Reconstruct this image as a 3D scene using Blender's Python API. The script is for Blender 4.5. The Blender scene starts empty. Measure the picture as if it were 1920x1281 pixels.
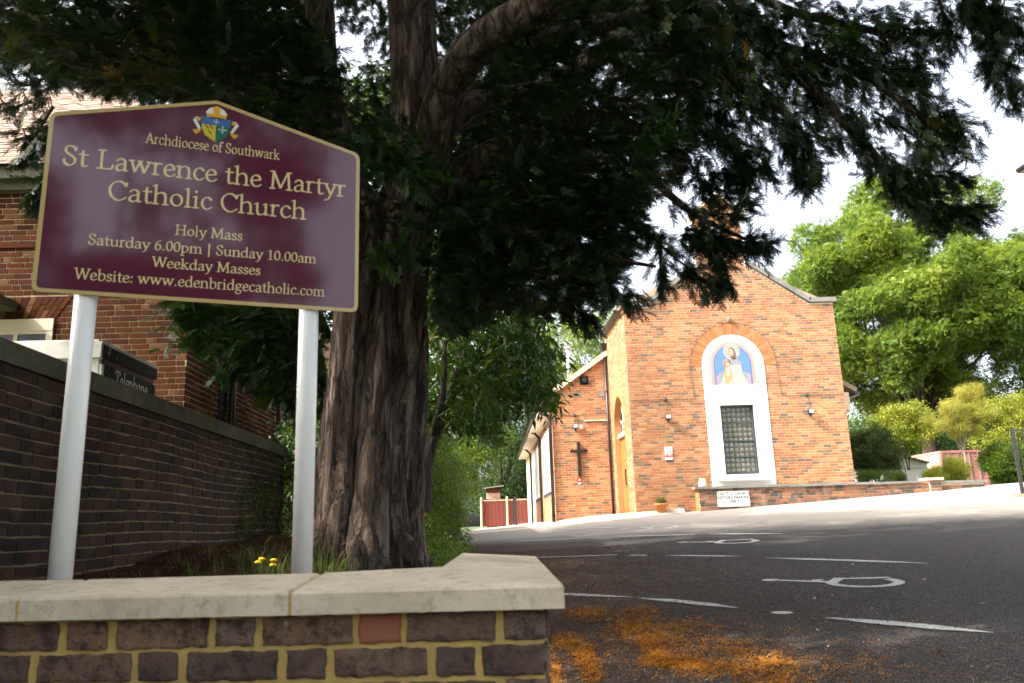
import bpy, bmesh, math, random
import numpy as np
from mathutils import Vector, Matrix
R = math.radians
random.seed(7); rng = np.random.default_rng(11)
sc = bpy.context.scene; col = sc.collection

# ------------------------------------------------ camera, world, sun, exposure
F_PX = 1493.0; EYE = np.array([0., 0., 0.6])
PITCH, ROLL, YAW = R(13.0), R(1.85), R(1.9)
FW = np.array([math.sin(YAW)*math.cos(PITCH), math.cos(YAW)*math.cos(PITCH), math.sin(PITCH)])
RT0 = np.array([math.cos(YAW), -math.sin(YAW), 0.]); UP0 = np.cross(RT0, FW)
RT = RT0*math.cos(ROLL) - UP0*math.sin(ROLL); UP = UP0*math.cos(ROLL) + RT0*math.sin(ROLL)
cam = bpy.data.cameras.new('camera'); camo = bpy.data.objects.new('camera', cam); col.objects.link(camo)
cam.sensor_width = 36; cam.lens = 36*F_PX/1920; cam.clip_start = .05; cam.clip_end = 3000
camo.matrix_world = Matrix(((RT[0], UP[0], -FW[0], EYE[0]), (RT[1], UP[1], -FW[1], EYE[1]), (RT[2], UP[2], -FW[2], EYE[2]), (0, 0, 0, 1)))
cam.dof.use_dof = True; cam.dof.focus_distance = 17.0; cam.dof.aperture_fstop = 5.6
sc.camera = camo
SUN = Vector((-.82, -.25, .80)).normalized()      # direction towards the sun
w = bpy.data.worlds.new('World'); sc.world = w; w.use_nodes = True
nt = w.node_tree; bg = nt.nodes['Background']
sky = nt.nodes.new('ShaderNodeTexSky'); sky.sky_type = 'NISHITA'; sky.sun_disc = False
sky.sun_elevation = math.asin(SUN.z); sky.sun_rotation = math.atan2(SUN.x, SUN.y)
sky.air_density = 1.0; sky.dust_density = 7.0; sky.ozone_density = 1.0
hs_ = nt.nodes.new('ShaderNodeHueSaturation'); hs_.inputs['Saturation'].default_value = .45; hs_.inputs['Value'].default_value = 1.9   # thin bright summer haze
nt.links.new(sky.outputs[0], hs_.inputs['Color']); nt.links.new(hs_.outputs[0], bg.inputs[0]); bg.inputs[1].default_value = .15
sl = bpy.data.lights.new('sun', 'SUN'); sl.energy = 4.1; sl.angle = R(.53); sl.color = (1, .93, .82)
so = bpy.data.objects.new('sun', sl); col.objects.link(so); so.rotation_euler = SUN.to_track_quat('Z', 'Y').to_euler()
so.location = (-20, -12, 30)
sc.view_settings.view_transform = 'Standard'; sc.view_settings.look = 'None'
sc.view_settings.exposure = 1.25; sc.view_settings.gamma = 1; sc.view_settings.use_curve_mapping = False
sc.cycles.max_bounces = 7; sc.cycles.diffuse_bounces = 3; sc.cycles.transparent_max_bounces = 6

def ray(x, y): return FW + RT*(x-960)/F_PX - UP*(y-640.5)/F_PX
def atY(x, y, Y): d = ray(x, y); return EYE + d*((Y-EYE[1])/d[1])
def atX(x, y, X): d = ray(x, y); return EYE + d*((X-EYE[0])/d[0])
def atZ(x, y, Z): d = ray(x, y); return EYE + d*((Z-EYE[2])/d[2])

# ------------------------------------------------ object helpers
WL = {}
def tag(o, label=None, cat=None, group=None, kind=None):
    if label: o['label'] = label
    if cat: o['category'] = cat
    if group: o['group'] = group
    if kind: o['kind'] = kind
    return o
def link(o, parent=None, w=(0, 0, 0)):
    col.objects.link(o); w = Vector(w)
    if parent is not None:
        o.parent = parent; o.location = w - WL[parent.name]
    else: o.location = w
    WL[o.name] = w
    return o
def empty(name, loc, label=None, cat=None, group=None, kind=None):
    o = bpy.data.objects.new(name, None); o.empty_display_size = .2
    return tag(link(o, None, loc), label, cat, group, kind)
class MB:
    def __init__(s): s.v = []; s.f = []; s.m = []; s.k = 0; s.r = []
    def poly(s, vs, fs, rnd=0.0):
        b = len(s.v); s.v += [tuple(p) for p in vs]
        for f in fs: s.f.append([b+i for i in f]); s.m.append(s.k); s.r.append(rnd)
        return s
    def box(s, x0, x1, y0, y1, z0, z1, M=None, rnd=0.):
        vs = [(x, y, z) for z in (z0, z1) for y in (y0, y1) for x in (x0, x1)]
        if M is not None: vs = [M @ Vector(v) for v in vs]
        return s.poly(vs, [(0, 2, 3, 1), (4, 5, 7, 6), (0, 1, 5, 4), (2, 6, 7, 3), (0, 4, 6, 2), (1, 3, 7, 5)], rnd)
    def hexa(s, v8):   # bottom 4 ccw, top 4 ccw
        return s.poly(v8, [(3, 2, 1, 0), (4, 5, 6, 7), (0, 1, 5, 4), (1, 2, 6, 5), (2, 3, 7, 6), (3, 0, 4, 7)])
    def prism(s, pts, d):   # pts: 3D outline, d: extrusion vector
        n = len(pts); d = Vector(d); a = [Vector(p) for p in pts]
        return s.poly(a+[p+d for p in a], [tuple(range(n-1, -1, -1)), tuple(range(n, 2*n))]+[(i, (i+1) % n, n+(i+1) % n, n+i) for i in range(n)])
    def tube(s, pts, rad, n=8, caps=True):
        pts = [Vector(p) for p in pts]; m = len(pts)
        rad = rad if hasattr(rad, '__len__') else [rad]*m
        b = len(s.v); prev = None
        for i, p in enumerate(pts):
            t = (pts[min(i+1, m-1)]-pts[max(i-1, 0)]).normalized()
            if prev is None: a = t.orthogonal().normalized()
            else: a = (prev-t*prev.dot(t)).normalized()
            prev = a; c = t.cross(a)
            for k in range(n):
                q = 2*math.pi*k/n; s.v.append(tuple(p+(a*math.cos(q)+c*math.sin(q))*rad[i]))
        for i in range(m-1):
            for k in range(n):
                s.f.append([b+i*n+k, b+i*n+(k+1) % n, b+(i+1)*n+(k+1) % n, b+(i+1)*n+k]); s.m.append(s.k); s.r.append(0)
        if caps:
            s.f.append([b+k for k in range(n-1, -1, -1)]); s.m.append(s.k); s.r.append(0)
            s.f.append([b+(m-1)*n+k for k in range(n)]); s.m.append(s.k); s.r.append(0)
        return s
    def lathe(s, c, prof, n=20):
        b = len(s.v); m = len(prof)
        for r, z in prof:
            for k in range(n):
                q = 2*math.pi*k/n; s.v.append((c[0]+r*math.cos(q), c[1]+r*math.sin(q), c[2]+z))
        for i in range(m-1):
            for k in range(n):
                s.f.append([b+i*n+k, b+i*n+(k+1) % n, b+(i+1)*n+(k+1) % n, b+(i+1)*n+k]); s.m.append(s.k); s.r.append(0)
        s.f.append([b+k for k in range(n-1, -1, -1)]); s.m.append(s.k); s.r.append(0)
        s.f.append([b+(m-1)*n+k for k in range(n)]); s.m.append(s.k); s.r.append(0)
        return s
    def mesh(s, name, mats):
        me = bpy.data.meshes.new(name); me.from_pydata(s.v, [], s.f)
        for m in (mats if isinstance(mats, (list, tuple)) else [mats]): me.materials.append(m)
        me.polygons.foreach_set('material_index', s.m)
        if any(s.r):
            a = me.attributes.new('rnd', 'FLOAT', 'FACE'); a.data.foreach_set('value', s.r)
        me.update(); return me
    def build(s, name, mats, parent=None, smooth=False, kind=None):
        me = s.mesh(name, mats)
        if smooth: me.polygons.foreach_set('use_smooth', [True]*len(me.polygons))
        o = bpy.data.objects.new(name, me); link(o, parent)
        if kind: o['kind'] = kind
        return o
def inst(name, me, parent, loc, rz=0, scale=None, rx=0, ry=0):
    o = bpy.data.objects.new(name, me); link(o, parent, loc); o.rotation_euler = (rx, ry, rz)
    if scale: o.scale = scale
    return o
def npmesh(name, V, F, mats, mi=None):     # F: (n,k) int array
    me = bpy.data.meshes.new(name); n, k = F.shape
    me.vertices.add(len(V)); me.vertices.foreach_set('co', np.asarray(V, 'f').ravel())
    me.loops.add(n*k); me.loops.foreach_set('vertex_index', F.astype('i').ravel())
    me.polygons.add(n); me.polygons.foreach_set('loop_start', np.arange(n, dtype='i')*k)
    me.polygons.foreach_set('loop_total', np.full(n, k, 'i'))
    for m in (mats if isinstance(mats, (list, tuple)) else [mats]): me.materials.append(m)
    if mi is not None: me.polygons.foreach_set('material_index', mi)
    me.update(calc_edges=True); return me

# ------------------------------------------------ materials
class Mat:
    def __init__(s, name, rough=.7, spec=.35, metal=0):
        s.m = bpy.data.materials.new(name); s.m.use_nodes = True; s.t = s.m.node_tree
        s.b = s.t.nodes['Principled BSDF']; s.b.inputs['Roughness'].default_value = rough
        s.b.inputs['Specular IOR Level'].default_value = spec; s.b.inputs['Metallic'].default_value = metal
        s.tc = None
    def n(s, typ, **kw):
        x = s.t.nodes.new(typ)
        for k, v in kw.items(): setattr(x, k, v)
        return x
    def L(s, a, b): s.t.links.new(a, b)
    def co(s, scale=(1, 1, 1), kind='Object'):
        if s.tc is None: s.tc = s.n('ShaderNodeTexCoord')
        mp = s.n('ShaderNodeMapping'); mp.inputs['Scale'].default_value = scale
        s.L(s.tc.outputs[kind], mp.inputs[0]); return mp.outputs[0]
    def pos(s, scale=(1, 1, 1)):
        g = s.n('ShaderNodeNewGeometry'); mp = s.n('ShaderNodeMapping'); mp.inputs['Scale'].default_value = scale
        s.L(g.outputs['Position'], mp.inputs[0]); return mp.outputs[0]
    def noise(s, vec, scale=5, detail=5, rough=.6, dist=0):
        x = s.n('ShaderNodeTexNoise'); x.inputs['Scale'].default_value = scale; x.inputs['Detail'].default_value = detail
        x.inputs['Roughness'].default_value = rough; x.inputs['Distortion'].default_value = dist
        s.L(vec, x.inputs['Vector']); return x.outputs['Fac']
    def ramp(s, fac, stops, interp='LINEAR'):
        r = s.n('ShaderNodeValToRGB'); r.color_ramp.interpolation = interp; e = r.color_ramp.elements
        while len(e) < len(stops): e.new(.5)
        for i, (p, c) in enumerate(stops):
            e[i].position = p; c = c if hasattr(c, '__len__') else (c, c, c); e[i].color = (*c[:3], 1)
        s.L(fac, r.inputs[0]); return r.outputs[0]
    def mix(s, fac, a, b, mode='MIX'):
        x = s.n('ShaderNodeMix', data_type='RGBA', blend_type=mode)
        for sock, v in ((x.inputs[0], fac), (x.inputs[6], a), (x.inputs[7], b)):
            if isinstance(v, (int, float)): sock.default_value = v
            elif isinstance(v, tuple): sock.default_value = (*v, 1)
            else: s.L(v, sock)
        return x.outputs[2]
    def math(s, op, a, b=0., c=0.):
        x = s.n('ShaderNodeMath', operation=op)
        for i, v in enumerate((a, b, c)):
            if isinstance(v, (int, float)): x.inputs[i].default_value = v
            else: s.L(v, x.inputs[i])
        return x.outputs[0]
    def color(s, c):
        if isinstance(c, tuple): s.b.inputs['Base Color'].default_value = (*c, 1)
        else: s.L(c, s.b.inputs['Base Color'])
        return s
    def bump(s, h, strength=.5, dist=.01):
        x = s.n('ShaderNodeBump'); x.inputs['Strength'].default_value = strength; x.inputs['Distance'].default_value = dist
        s.L(h, x.inputs['Height']); s.L(x.outputs[0], s.b.inputs['Normal']); return s
    def rnd(s):
        a = s.n('ShaderNodeAttribute', attribute_name='rnd'); o = s.n('ShaderNodeObjectInfo')
        return s.math('FRACT', s.math('ADD', a.outputs['Fac'], o.outputs['Random']))
def simple(name, c, rough=.6, var=.15, scale=6, bump=.15, metal=0, spec=.35, dist=.004):
    m = Mat(name, rough, spec, metal); p = m.pos()
    nz = m.noise(p, scale, 6); n2 = m.noise(p, scale*9, 4)
    a = tuple(x*(1-var) for x in c); b = tuple(min(1, x*(1+var)) for x in c)
    m.color(m.mix(m.ramp(nz, [(.3, 0), (.7, 1)]), a, b))
    if bump: m.bump(n2, bump, dist)
    return m.m
def brickmat(name, stops, blot=0, dirt=(.1, .08, .06), dirtamt=.35, stain=None, bump=.6, spec=.2):
    m = Mat(name, .88, spec); p = m.pos(); r = m.rnd()
    c = m.ramp(r, stops, 'CONSTANT')
    v = m.noise(m.co((1, 1, 1)), 9, 6, .65); c = m.mix(m.ramp(v, [(.35, 0), (.75, .55)]), c, m.mix(.45, c, dirt), )
    sp = m.noise(p, 130, 3, .7); c = m.mix(m.ramp(sp, [(.3, dirtamt), (.46, 0)]), c, dirt)
    if blot: c = m.mix(m.ramp(m.noise(p, 26, 5, .75), [(.40, .85), (.52, 0)]), c, dirt); c = m.mix(m.ramp(m.noise(p, 11, 4, .6), [(.5, 0), (.7, .45)]), c, (.30, .20, .14))
    hue = m.noise(p, 1.1, 5, .65); c = m.mix(m.ramp(hue, [(.32, .38), (.62, 0)]), c, dirt)
    if stain:
        s_ = m.noise(p, 2.6, 7, .7); c = m.mix(m.ramp(s_, [(.55, 0), (.72, .6)]), c, stain)
    m.color(c); m.bump(m.math('ADD', m.math('MULTIPLY', m.noise(p, 38, 6, .7), 1.0), m.math('MULTIPLY', sp, .35)), bump, .006)
    return m.m
MAT = {}
MAT['church_brick'] = brickmat('church_brick', [(0, (.43, .185, .082)), (.18, (.49, .25, .12)), (.36, (.39, .145, .065)), (.5, (.45, .21, .10)), (.66, (.50, .28, .14)), (.78, (.32, .145, .075)), (.87, (.22, .15, .095)), (.95, (.135, .11, .085))], dirt=(.16, .09, .055), dirtamt=.3)
MAT['church_mortar'] = simple('church_mortar', (.60, .48, .36), .95, .12, 3, .5)
MAT['arch_brick'] = brickmat('arch_brick', [(0, (.52, .20, .075)), (.4, (.58, .25, .10)), (.75, (.46, .16, .06))], dirt=(.2, .1, .06), dirtamt=.2)
MAT['low_brick'] = brickmat('low_brick', [(0, (.26, .12, .07)), (.3, (.36, .17, .09)), (.5, (.13, .09, .075)), (.7, (.29, .15, .09)), (.85, (.08, .065, .06))], stain=(.4, .34, .27))
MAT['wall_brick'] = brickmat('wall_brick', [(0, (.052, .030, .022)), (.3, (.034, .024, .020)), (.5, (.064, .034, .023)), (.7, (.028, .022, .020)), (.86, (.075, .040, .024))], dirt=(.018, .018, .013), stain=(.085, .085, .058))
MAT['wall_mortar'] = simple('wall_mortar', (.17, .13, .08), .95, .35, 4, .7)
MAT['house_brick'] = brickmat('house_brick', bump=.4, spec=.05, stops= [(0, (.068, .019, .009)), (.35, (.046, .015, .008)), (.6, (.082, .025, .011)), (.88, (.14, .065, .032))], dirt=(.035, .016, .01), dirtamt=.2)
MAT['house_mortar'] = simple('house_mortar', (.38, .28, .18), .95, .2, 4, .5)
MAT['sign_brick'] = brickmat('sign_brick', [(0, (.22, .135, .09)), (.3, (.28, .165, .10)), (.6, (.14, .09, .07)), (.8, (.25, .175, .13))], dirt=(.045, .032, .03), dirtamt=.9, blot=1, bump=1.0)
MAT['red_brick'] = brickmat('red_brick', [(0, (.36, .13, .07))], dirt=(.2, .1, .06), dirtamt=.2, bump=1.0)
MAT['yellow_mortar'] = simple('yellow_mortar', (.52, .36, .12), .95, .2, 14, .9, dist=.006)

def stone(name, base, dark, green=None, amt=.5):
    m = Mat(name, .85, .25); p = m.pos()
    a = m.noise(p, 2.2, 8, .7); b = m.noise(p, 24, 6, .7); f = m.noise(p, 160, 2)
    c = m.mix(m.ramp(a, [(.35, 0), (.7, amt)]), base, dark)
    if green: c = m.mix(m.ramp(m.noise(p, 3.1, 7, .65), [(.45, 0), (.65, .8)]), c, green)
    c = m.mix(m.ramp(b, [(.34, .65), (.47, 0)]), c, dark); c = m.mix(m.ramp(m.noise(p, 7, 6, .75), [(.36, .5), (.5, 0)]), c, dark)
    c = m.mix(m.ramp(f, [(.28, .6), (.36, 0)]), c, dark)
    m.color(c); m.bump(m.math('ADD', b, m.math('MULTIPLY', f, .4)), .5, .004); return m.m
MAT['coping_cream'] = stone('coping_cream', (.68, .59, .44), (.34, .28, .18), amt=.55)
MAT['coping_green'] = stone('coping_green', (.14, .13, .09), (.05, .047, .03), (.07, .075, .03), .7)
MAT['coping_grey'] = stone('coping_grey', (.27, .26, .235), (.11, .11, .10), amt=.7)
MAT['render_white'] = simple('render_white', (.80, .79, .77), .6, .03, 2, .1)
MAT['paint_cream'] = simple('paint_cream', (.66, .53, .42), .6, .08, 3, .1)
MAT['white_plastic'] = simple('white_plastic', (.82, .82, .79), .3, .03, 3, .02, spec=.5)
MAT['black_iron'] = simple('black_iron', (.014, .014, .015), .4, .3, 8, .1, spec=.5)
MAT['grey_iron'] = simple('grey_iron', (.022, .024, .027), .45, .3, 8, .1)
MAT['oak'] = simple('oak', (.30, .13, .028), .45, .25, 5, .1)
MAT['terracotta'] = simple('terracotta', (.60, .235, .09), .8, .15, 9, .2)
MAT['tile_brown'] = brickmat('tile_brown', [(0, (.25, .17, .13)), (.3, (.30, .21, .16)), (.6, (.21, .145, .11)), (.85, (.34, .25, .19))], dirt=(.2, .16, .12), dirtamt=.3)
MAT['annex_tile'] = brickmat('annex_tile', [(0, (.34, .27, .2)), (.4, (.28, .22, .16)), (.7, (.4, .3, .22))], dirt=(.14, .13, .08))
MAT['fence_red'] = simple('fence_red', (.12, .028, .018), .8, .4, 14, .3)
MAT['fence_post'] = simple('fence_post', (.42, .34, .24), .9, .2, 8, .3)
MAT['old_board'] = simple('old_board', (.42, .27, .2), .9, .35, 12, .3)
MAT['container_pink'] = simple('container_pink', (.58, .25, .20), .6, .12, 2, .1)
MAT['container_red'] = simple('container_red', (.36, .15, .13), .6, .15, 2, .1)
MAT['sign_maroon'] = None
def glossy(name, c, rough, coat=0.):
    m = Mat(name, rough, .12 if coat else .5); m.color(c); m.b.inputs['Coat Weight'].default_value = coat; m.b.inputs['Coat Roughness'].default_value = .06; m.b.inputs['Coat IOR'].default_value = 1.62; return m.m
MAT['sign_maroon'] = glossy('sign_maroon', (.092, .004, .028), .25, 1.0)
MAT['sign_gold'] = glossy('sign_gold', (.54, .38, .15), .3, .6)
MAT['gold_text'] = glossy('gold_text', (.74, .56, .28), .35, .5)
for k_, c_ in dict(crest_white=(.75, .72, .68), crest_orange=(.75, .36, .03), crest_blue=(.05, .13, .33), crest_yellow=(.62, .46, .03), crest_green=(.01, .13, .06), crest_black=(.02, .015, .01), crest_grey=(.35, .42, .45)).items():
    MAT[k_] = glossy(k_, c_, .35, .5)
MAT['sign_white'] = simple('sign_white', (.74, .75, .74), .45, .04, 3, 0)
MAT['ink_grey'] = simple('ink_grey', (.05, .052, .055), .6, .1, 3, 0)
MAT['ink_faint'] = simple('ink_faint', (.25, .25, .26), .6, .1, 3, 0)
MAT['sign_red'] = simple('sign_red', (.62, .03, .05), .4, .05, 3, 0)
MAT['dark_glass'] = glossy('dark_glass', (.012, .014, .016), .08)
MAT['phone_black'] = simple('phone_black', (.010, .010, .012), .5, .2, 6, .05, spec=.12)
MAT['phone_metal'] = simple('phone_metal', (.50, .49, .46), .42, .15, 4, .1, metal=.25)
MAT['phone_blue'] = simple('phone_blue', (.015, .025, .07), .3, .1, 6, 0)
MAT['phone_maroon'] = simple('phone_maroon', (.055, .012, .04), .5, .1, 6, 0)
MAT['phone_letter'] = simple('phone_letter', (.60, .61, .60), .5, .1, 6, 0)
MAT['scuff'] = simple('scuff', (.4, .41, .42), .6, .3, 20, 0)
MAT['lamp_face'] = simple('lamp_face', (.42, .42, .40), .25, .05, 6, 0)
MAT['concrete'] = stone('concrete', (.46, .40, .33), (.30, .25, .2), amt=.5)
MAT['flower'] = simple('flower', (.75, .50, .01), .7, .15, 60, .2)

def leafmat(name, stops, trans=.35, tcol=None, rough=.5, patch=1.2):
    m = Mat(name, rough, .3); o = m.n('ShaderNodeObjectInfo'); p = m.pos()
    f = m.math('ADD', m.math('MULTIPLY', o.outputs['Random'], .55), m.math('MULTIPLY', m.ramp(m.noise(p, patch, 3), [(.32, 0), (.68, 1)]), .45))
    c = m.ramp(f, stops); m.color(c)
    tr = m.n('ShaderNodeBsdfTranslucent'); mx = m.n('ShaderNodeMixShader'); mx.inputs[0].default_value = trans
    m.L(m.mix(1.0, c, tcol or (1.35, 1.3, .5), 'MULTIPLY'), tr.inputs[0])
    out = m.t.nodes['Material Output']
    m.L(m.b.outputs[0], mx.inputs[1]); m.L(tr.outputs[0], mx.inputs[2]); m.L(mx.outputs[0], out.inputs[0])
    return m.m
MAT['yew_leaf'] = leafmat('yew_leaf', [(0, (.006, .016, .007)), (.4, (.011, .028, .010)), (.75, (.020, .044, .011)), (.93, (.06, .065, .012)), (1, (.18, .11, .02))], .16, (1.6, 1.3, .35), .45)
MAT['yew_fresh'] = leafmat('yew_fresh', [(0, (.010, .032, .010)), (.5, (.024, .065, .013)), (1, (.06, .12, .02))], .28, (1.4, 1.4, .4))
MAT['ash_leaf'] = leafmat('ash_leaf', [(0, (.05, .10, .022)), (.4, (.12, .19, .035)), (.75, (.21, .28, .05)), (1, (.32, .36, .08))], .45, patch=.45)
MAT['laurel_leaf'] = leafmat('laurel_leaf', [(0, (.02, .055, .014)), (.5, (.045, .10, .02)), (.85, (.12, .18, .025)), (1, (.36, .22, .02))], .32, rough=.3)
MAT['hedge_leaf'] = leafmat('hedge_leaf', [(0, (.025, .07, .012)), (.5, (.07, .13, .018)), (.8, (.15, .20, .02)), (1, (.30, .30, .03))], .38, patch=2.2)
MAT['wood_leaf'] = leafmat('wood_leaf', [(0, (.02, .05, .018)), (.5, (.045, .09, .025)), (1, (.10, .15, .035))], .3)
MAT['pale_leaf'] = leafmat('pale_leaf', [(0, (.13, .19, .06)), (.5, (.20, .27, .08)), (1, (.30, .36, .12))], .45)
MAT['yellow_leaf'] = leafmat('yellow_leaf', [(0, (.10, .15, .02)), (.5, (.22, .25, .03)), (1, (.38, .34, .05))], .38)
MAT['gold_leaf'] = leafmat('gold_leaf', [(0, (.15, .16, .03)), (.5, (.30, .29, .05)), (1, (.46, .40, .12))], .38)
MAT['dark_bush'] = leafmat('dark_bush', [(0, (.018, .04, .012)), (.5, (.045, .08, .018)), (.8, (.13, .16, .03)), (1, (.20, .21, .05))], .25, patch=2.5)
MAT['ivy_dead'] = leafmat('ivy_dead', [(0, (.035, .02, .012)), (.5, (.09, .045, .022)), (1, (.20, .11, .05))], .1, (1, 1, 1))
MAT['grass'] = leafmat('grass', [(0, (.04, .09, .015)), (.5, (.08, .15, .025)), (1, (.17, .20, .05))], .35)
MAT['dry_grass'] = leafmat('dry_grass', [(0, (.10, .075, .03)), (1, (.3, .22, .1))], .2, (1, 1, 1))
MAT['debris'] = leafmat('debris', [(0, (.04, .018, .008)), (.5, (.12, .05, .015)), (.85, (.24, .11, .025)), (1, (.4, .34, .24))], .05, (1, 1, 1), .8, 3)
MAT['catkin'] = leafmat('catkin', [(0, (.09, .035, .012)), (.3, (.26, .10, .014)), (.65, (.48, .19, .02)), (1, (.66, .32, .05))], .1, (1, 1, 1), .9, 8)

def bark(name, a, b, c_, zs=.16, sc_=9, bumpd=.05):
    m = Mat(name, .9, .15); p = m.pos((1, 1, zs))
    n1 = m.noise(p, sc_, 8, .7, .6); n2 = m.noise(p, sc_*4, 6, .7, .3); n3 = m.noise(m.pos(), 1.4, 4)
    vo = m.n('ShaderNodeTexVoronoi', feature='DISTANCE_TO_EDGE'); vo.inputs['Scale'].default_value = sc_*1.6
    dist = m.mix(.25, p, m.mix(1., n1, (1., 1., 1.), 'MULTIPLY')); m.L(dist, vo.inputs['Vector'])
    c = m.mix(m.ramp(n1, [(.35, 0), (.62, 1)]), a, b); c = m.mix(m.ramp(n2, [(.5, 0), (.75, .8)]), c, c_)
    c = m.mix(m.ramp(n3, [(.45, 0), (.75, .4)]), c, (.17, .10, .07))
    c = m.mix(m.ramp(vo.outputs[0], [(0, .85), (.12, 0)]), c, (.02, .014, .01))
    m.color(c); h = m.math('ADD', m.math('ADD', n1, m.math('MULTIPLY', n2, .5)), m.ramp(vo.outputs[0], [(0, 0), (.2, .5)]))
    m.bump(h, 1.0, bumpd); return m.m
MAT['yew_bark'] = bark('yew_bark', (.06, .043, .034), (.20, .15, .118), (.38, .31, .25), sc_=7, zs=.2, bumpd=.07)
MAT['grey_bark'] = bark('grey_bark', (.05, .042, .035), (.13, .11, .09), (.2, .18, .15), sc_=14, bumpd=.02)
MAT['twig_bark'] = simple('twig_bark', (.06, .038, .028), .9, .3, 20, .3)

def asphalt():
    m = Mat('asphalt', .9, .06); p = m.pos(); sp = m.n('ShaderNodeSeparateXYZ'); g = m.n('ShaderNodeNewGeometry')
    m.L(g.outputs['Position'], sp.inputs[0])
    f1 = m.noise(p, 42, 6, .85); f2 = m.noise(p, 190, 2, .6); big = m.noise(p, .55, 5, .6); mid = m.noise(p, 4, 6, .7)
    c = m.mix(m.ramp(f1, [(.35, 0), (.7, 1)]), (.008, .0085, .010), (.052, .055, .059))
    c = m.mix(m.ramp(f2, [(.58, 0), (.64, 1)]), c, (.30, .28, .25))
    # old: paler surfacing towards the church, with its sunlit look painted into the colour
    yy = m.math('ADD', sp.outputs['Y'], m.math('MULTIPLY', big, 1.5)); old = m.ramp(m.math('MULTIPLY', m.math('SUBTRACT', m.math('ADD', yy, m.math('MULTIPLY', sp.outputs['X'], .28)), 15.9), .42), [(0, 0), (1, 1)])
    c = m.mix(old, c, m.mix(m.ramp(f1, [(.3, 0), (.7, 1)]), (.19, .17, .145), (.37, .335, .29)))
    # brown needle litter thick near the tree bed on the left
    lit = m.ramp(m.math('ADD', m.math('MULTIPLY', sp.outputs['X'], -.2), m.math('ADD', m.math('MULTIPLY', mid, .9), m.math('MULTIPLY', big, .7))), [(.38, 0), (.95, 1)])
    fl = m.noise(p, 40, 5, .85); lf = m.math('MULTIPLY', lit, m.ramp(fl, [(.47, 0), (.58, 1)]))
    lf2 = m.math('MULTIPLY', m.ramp(m.noise(p, 62, 3, .8), [(.60, 0), (.66, 1)]), .85)
    unlit = m.math('SUBTRACT', 1.0, old)
    c = m.mix(m.math('MULTIPLY', m.math('MAXIMUM', lf, lf2), unlit), c, m.mix(m.noise(p, 90, 2), (.045, .018, .007), (.19, .075, .022)))
    m.color(c); m.bump(m.math('ADD', f1, m.math('MULTIPLY', fl, .6)), .8, .006); return m.m
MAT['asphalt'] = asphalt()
def paintmark():
    m = Mat('road_paint', .7, .3); p = m.pos(); f = m.noise(p, 80, 4, .8); b = m.noise(p, 9, 5, .7)
    c = m.mix(m.ramp(b, [(.4, 0), (.75, .5)]), (.50, .51, .47), (.28, .28, .25)); c = m.mix(m.ramp(f, [(.53, 0), (.60, .85)]), c, (.05, .045, .04))
    m.color(c); m.bump(f, .4, .003); return m.m
MAT['road_paint'] = paintmark()
def soil():
    m = Mat('soil', .95, .1); p = m.pos(); a = m.noise(p, 30, 6, .8); b = m.noise(p, 3, 4)
    c = m.mix(m.ramp(a, [(.35, 0), (.65, 1)]), (.030, .016, .010), (.105, .052, .028)); c = m.mix(m.ramp(b, [(.5, 0), (.8, .5)]), c, (.04, .04, .015))
    m.color(c); m.bump(a, 1., .03); return m.m
MAT['soil'] = soil()
MAT['grit'] = leafmat('grit', [(0, (.10, .05, .02)), (.4, (.20, .12, .06)), (.8, (.30, .26, .2)), (1, (.42, .24, .07))], .05, (1, 1, 1), .9, 4)
MAT['verge'] = simple('verge', (.06, .085, .03), .95, .35, 2, .6, dist=.03)
MAT['glass_leaded'] = simple('glass_leaded', (.085, .09, .075), .5, .5, 14, .3, spec=.3)
MAT['glass_roundel'] = simple('glass_roundel', (.17, .17, .135), .45, .5, 14, .3, spec=.4)
MAT['lead'] = simple('lead', (.07, .08, .085), .5, .3, 20, .1, metal=.3)
MAT['frame_slate'] = simple('frame_slate', (.06, .085, .09), .4, .1, 6, .05)
MAT['steel'] = simple('steel', (.55, .54, .52), .35, .15, 5, .1, metal=.7)

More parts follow.
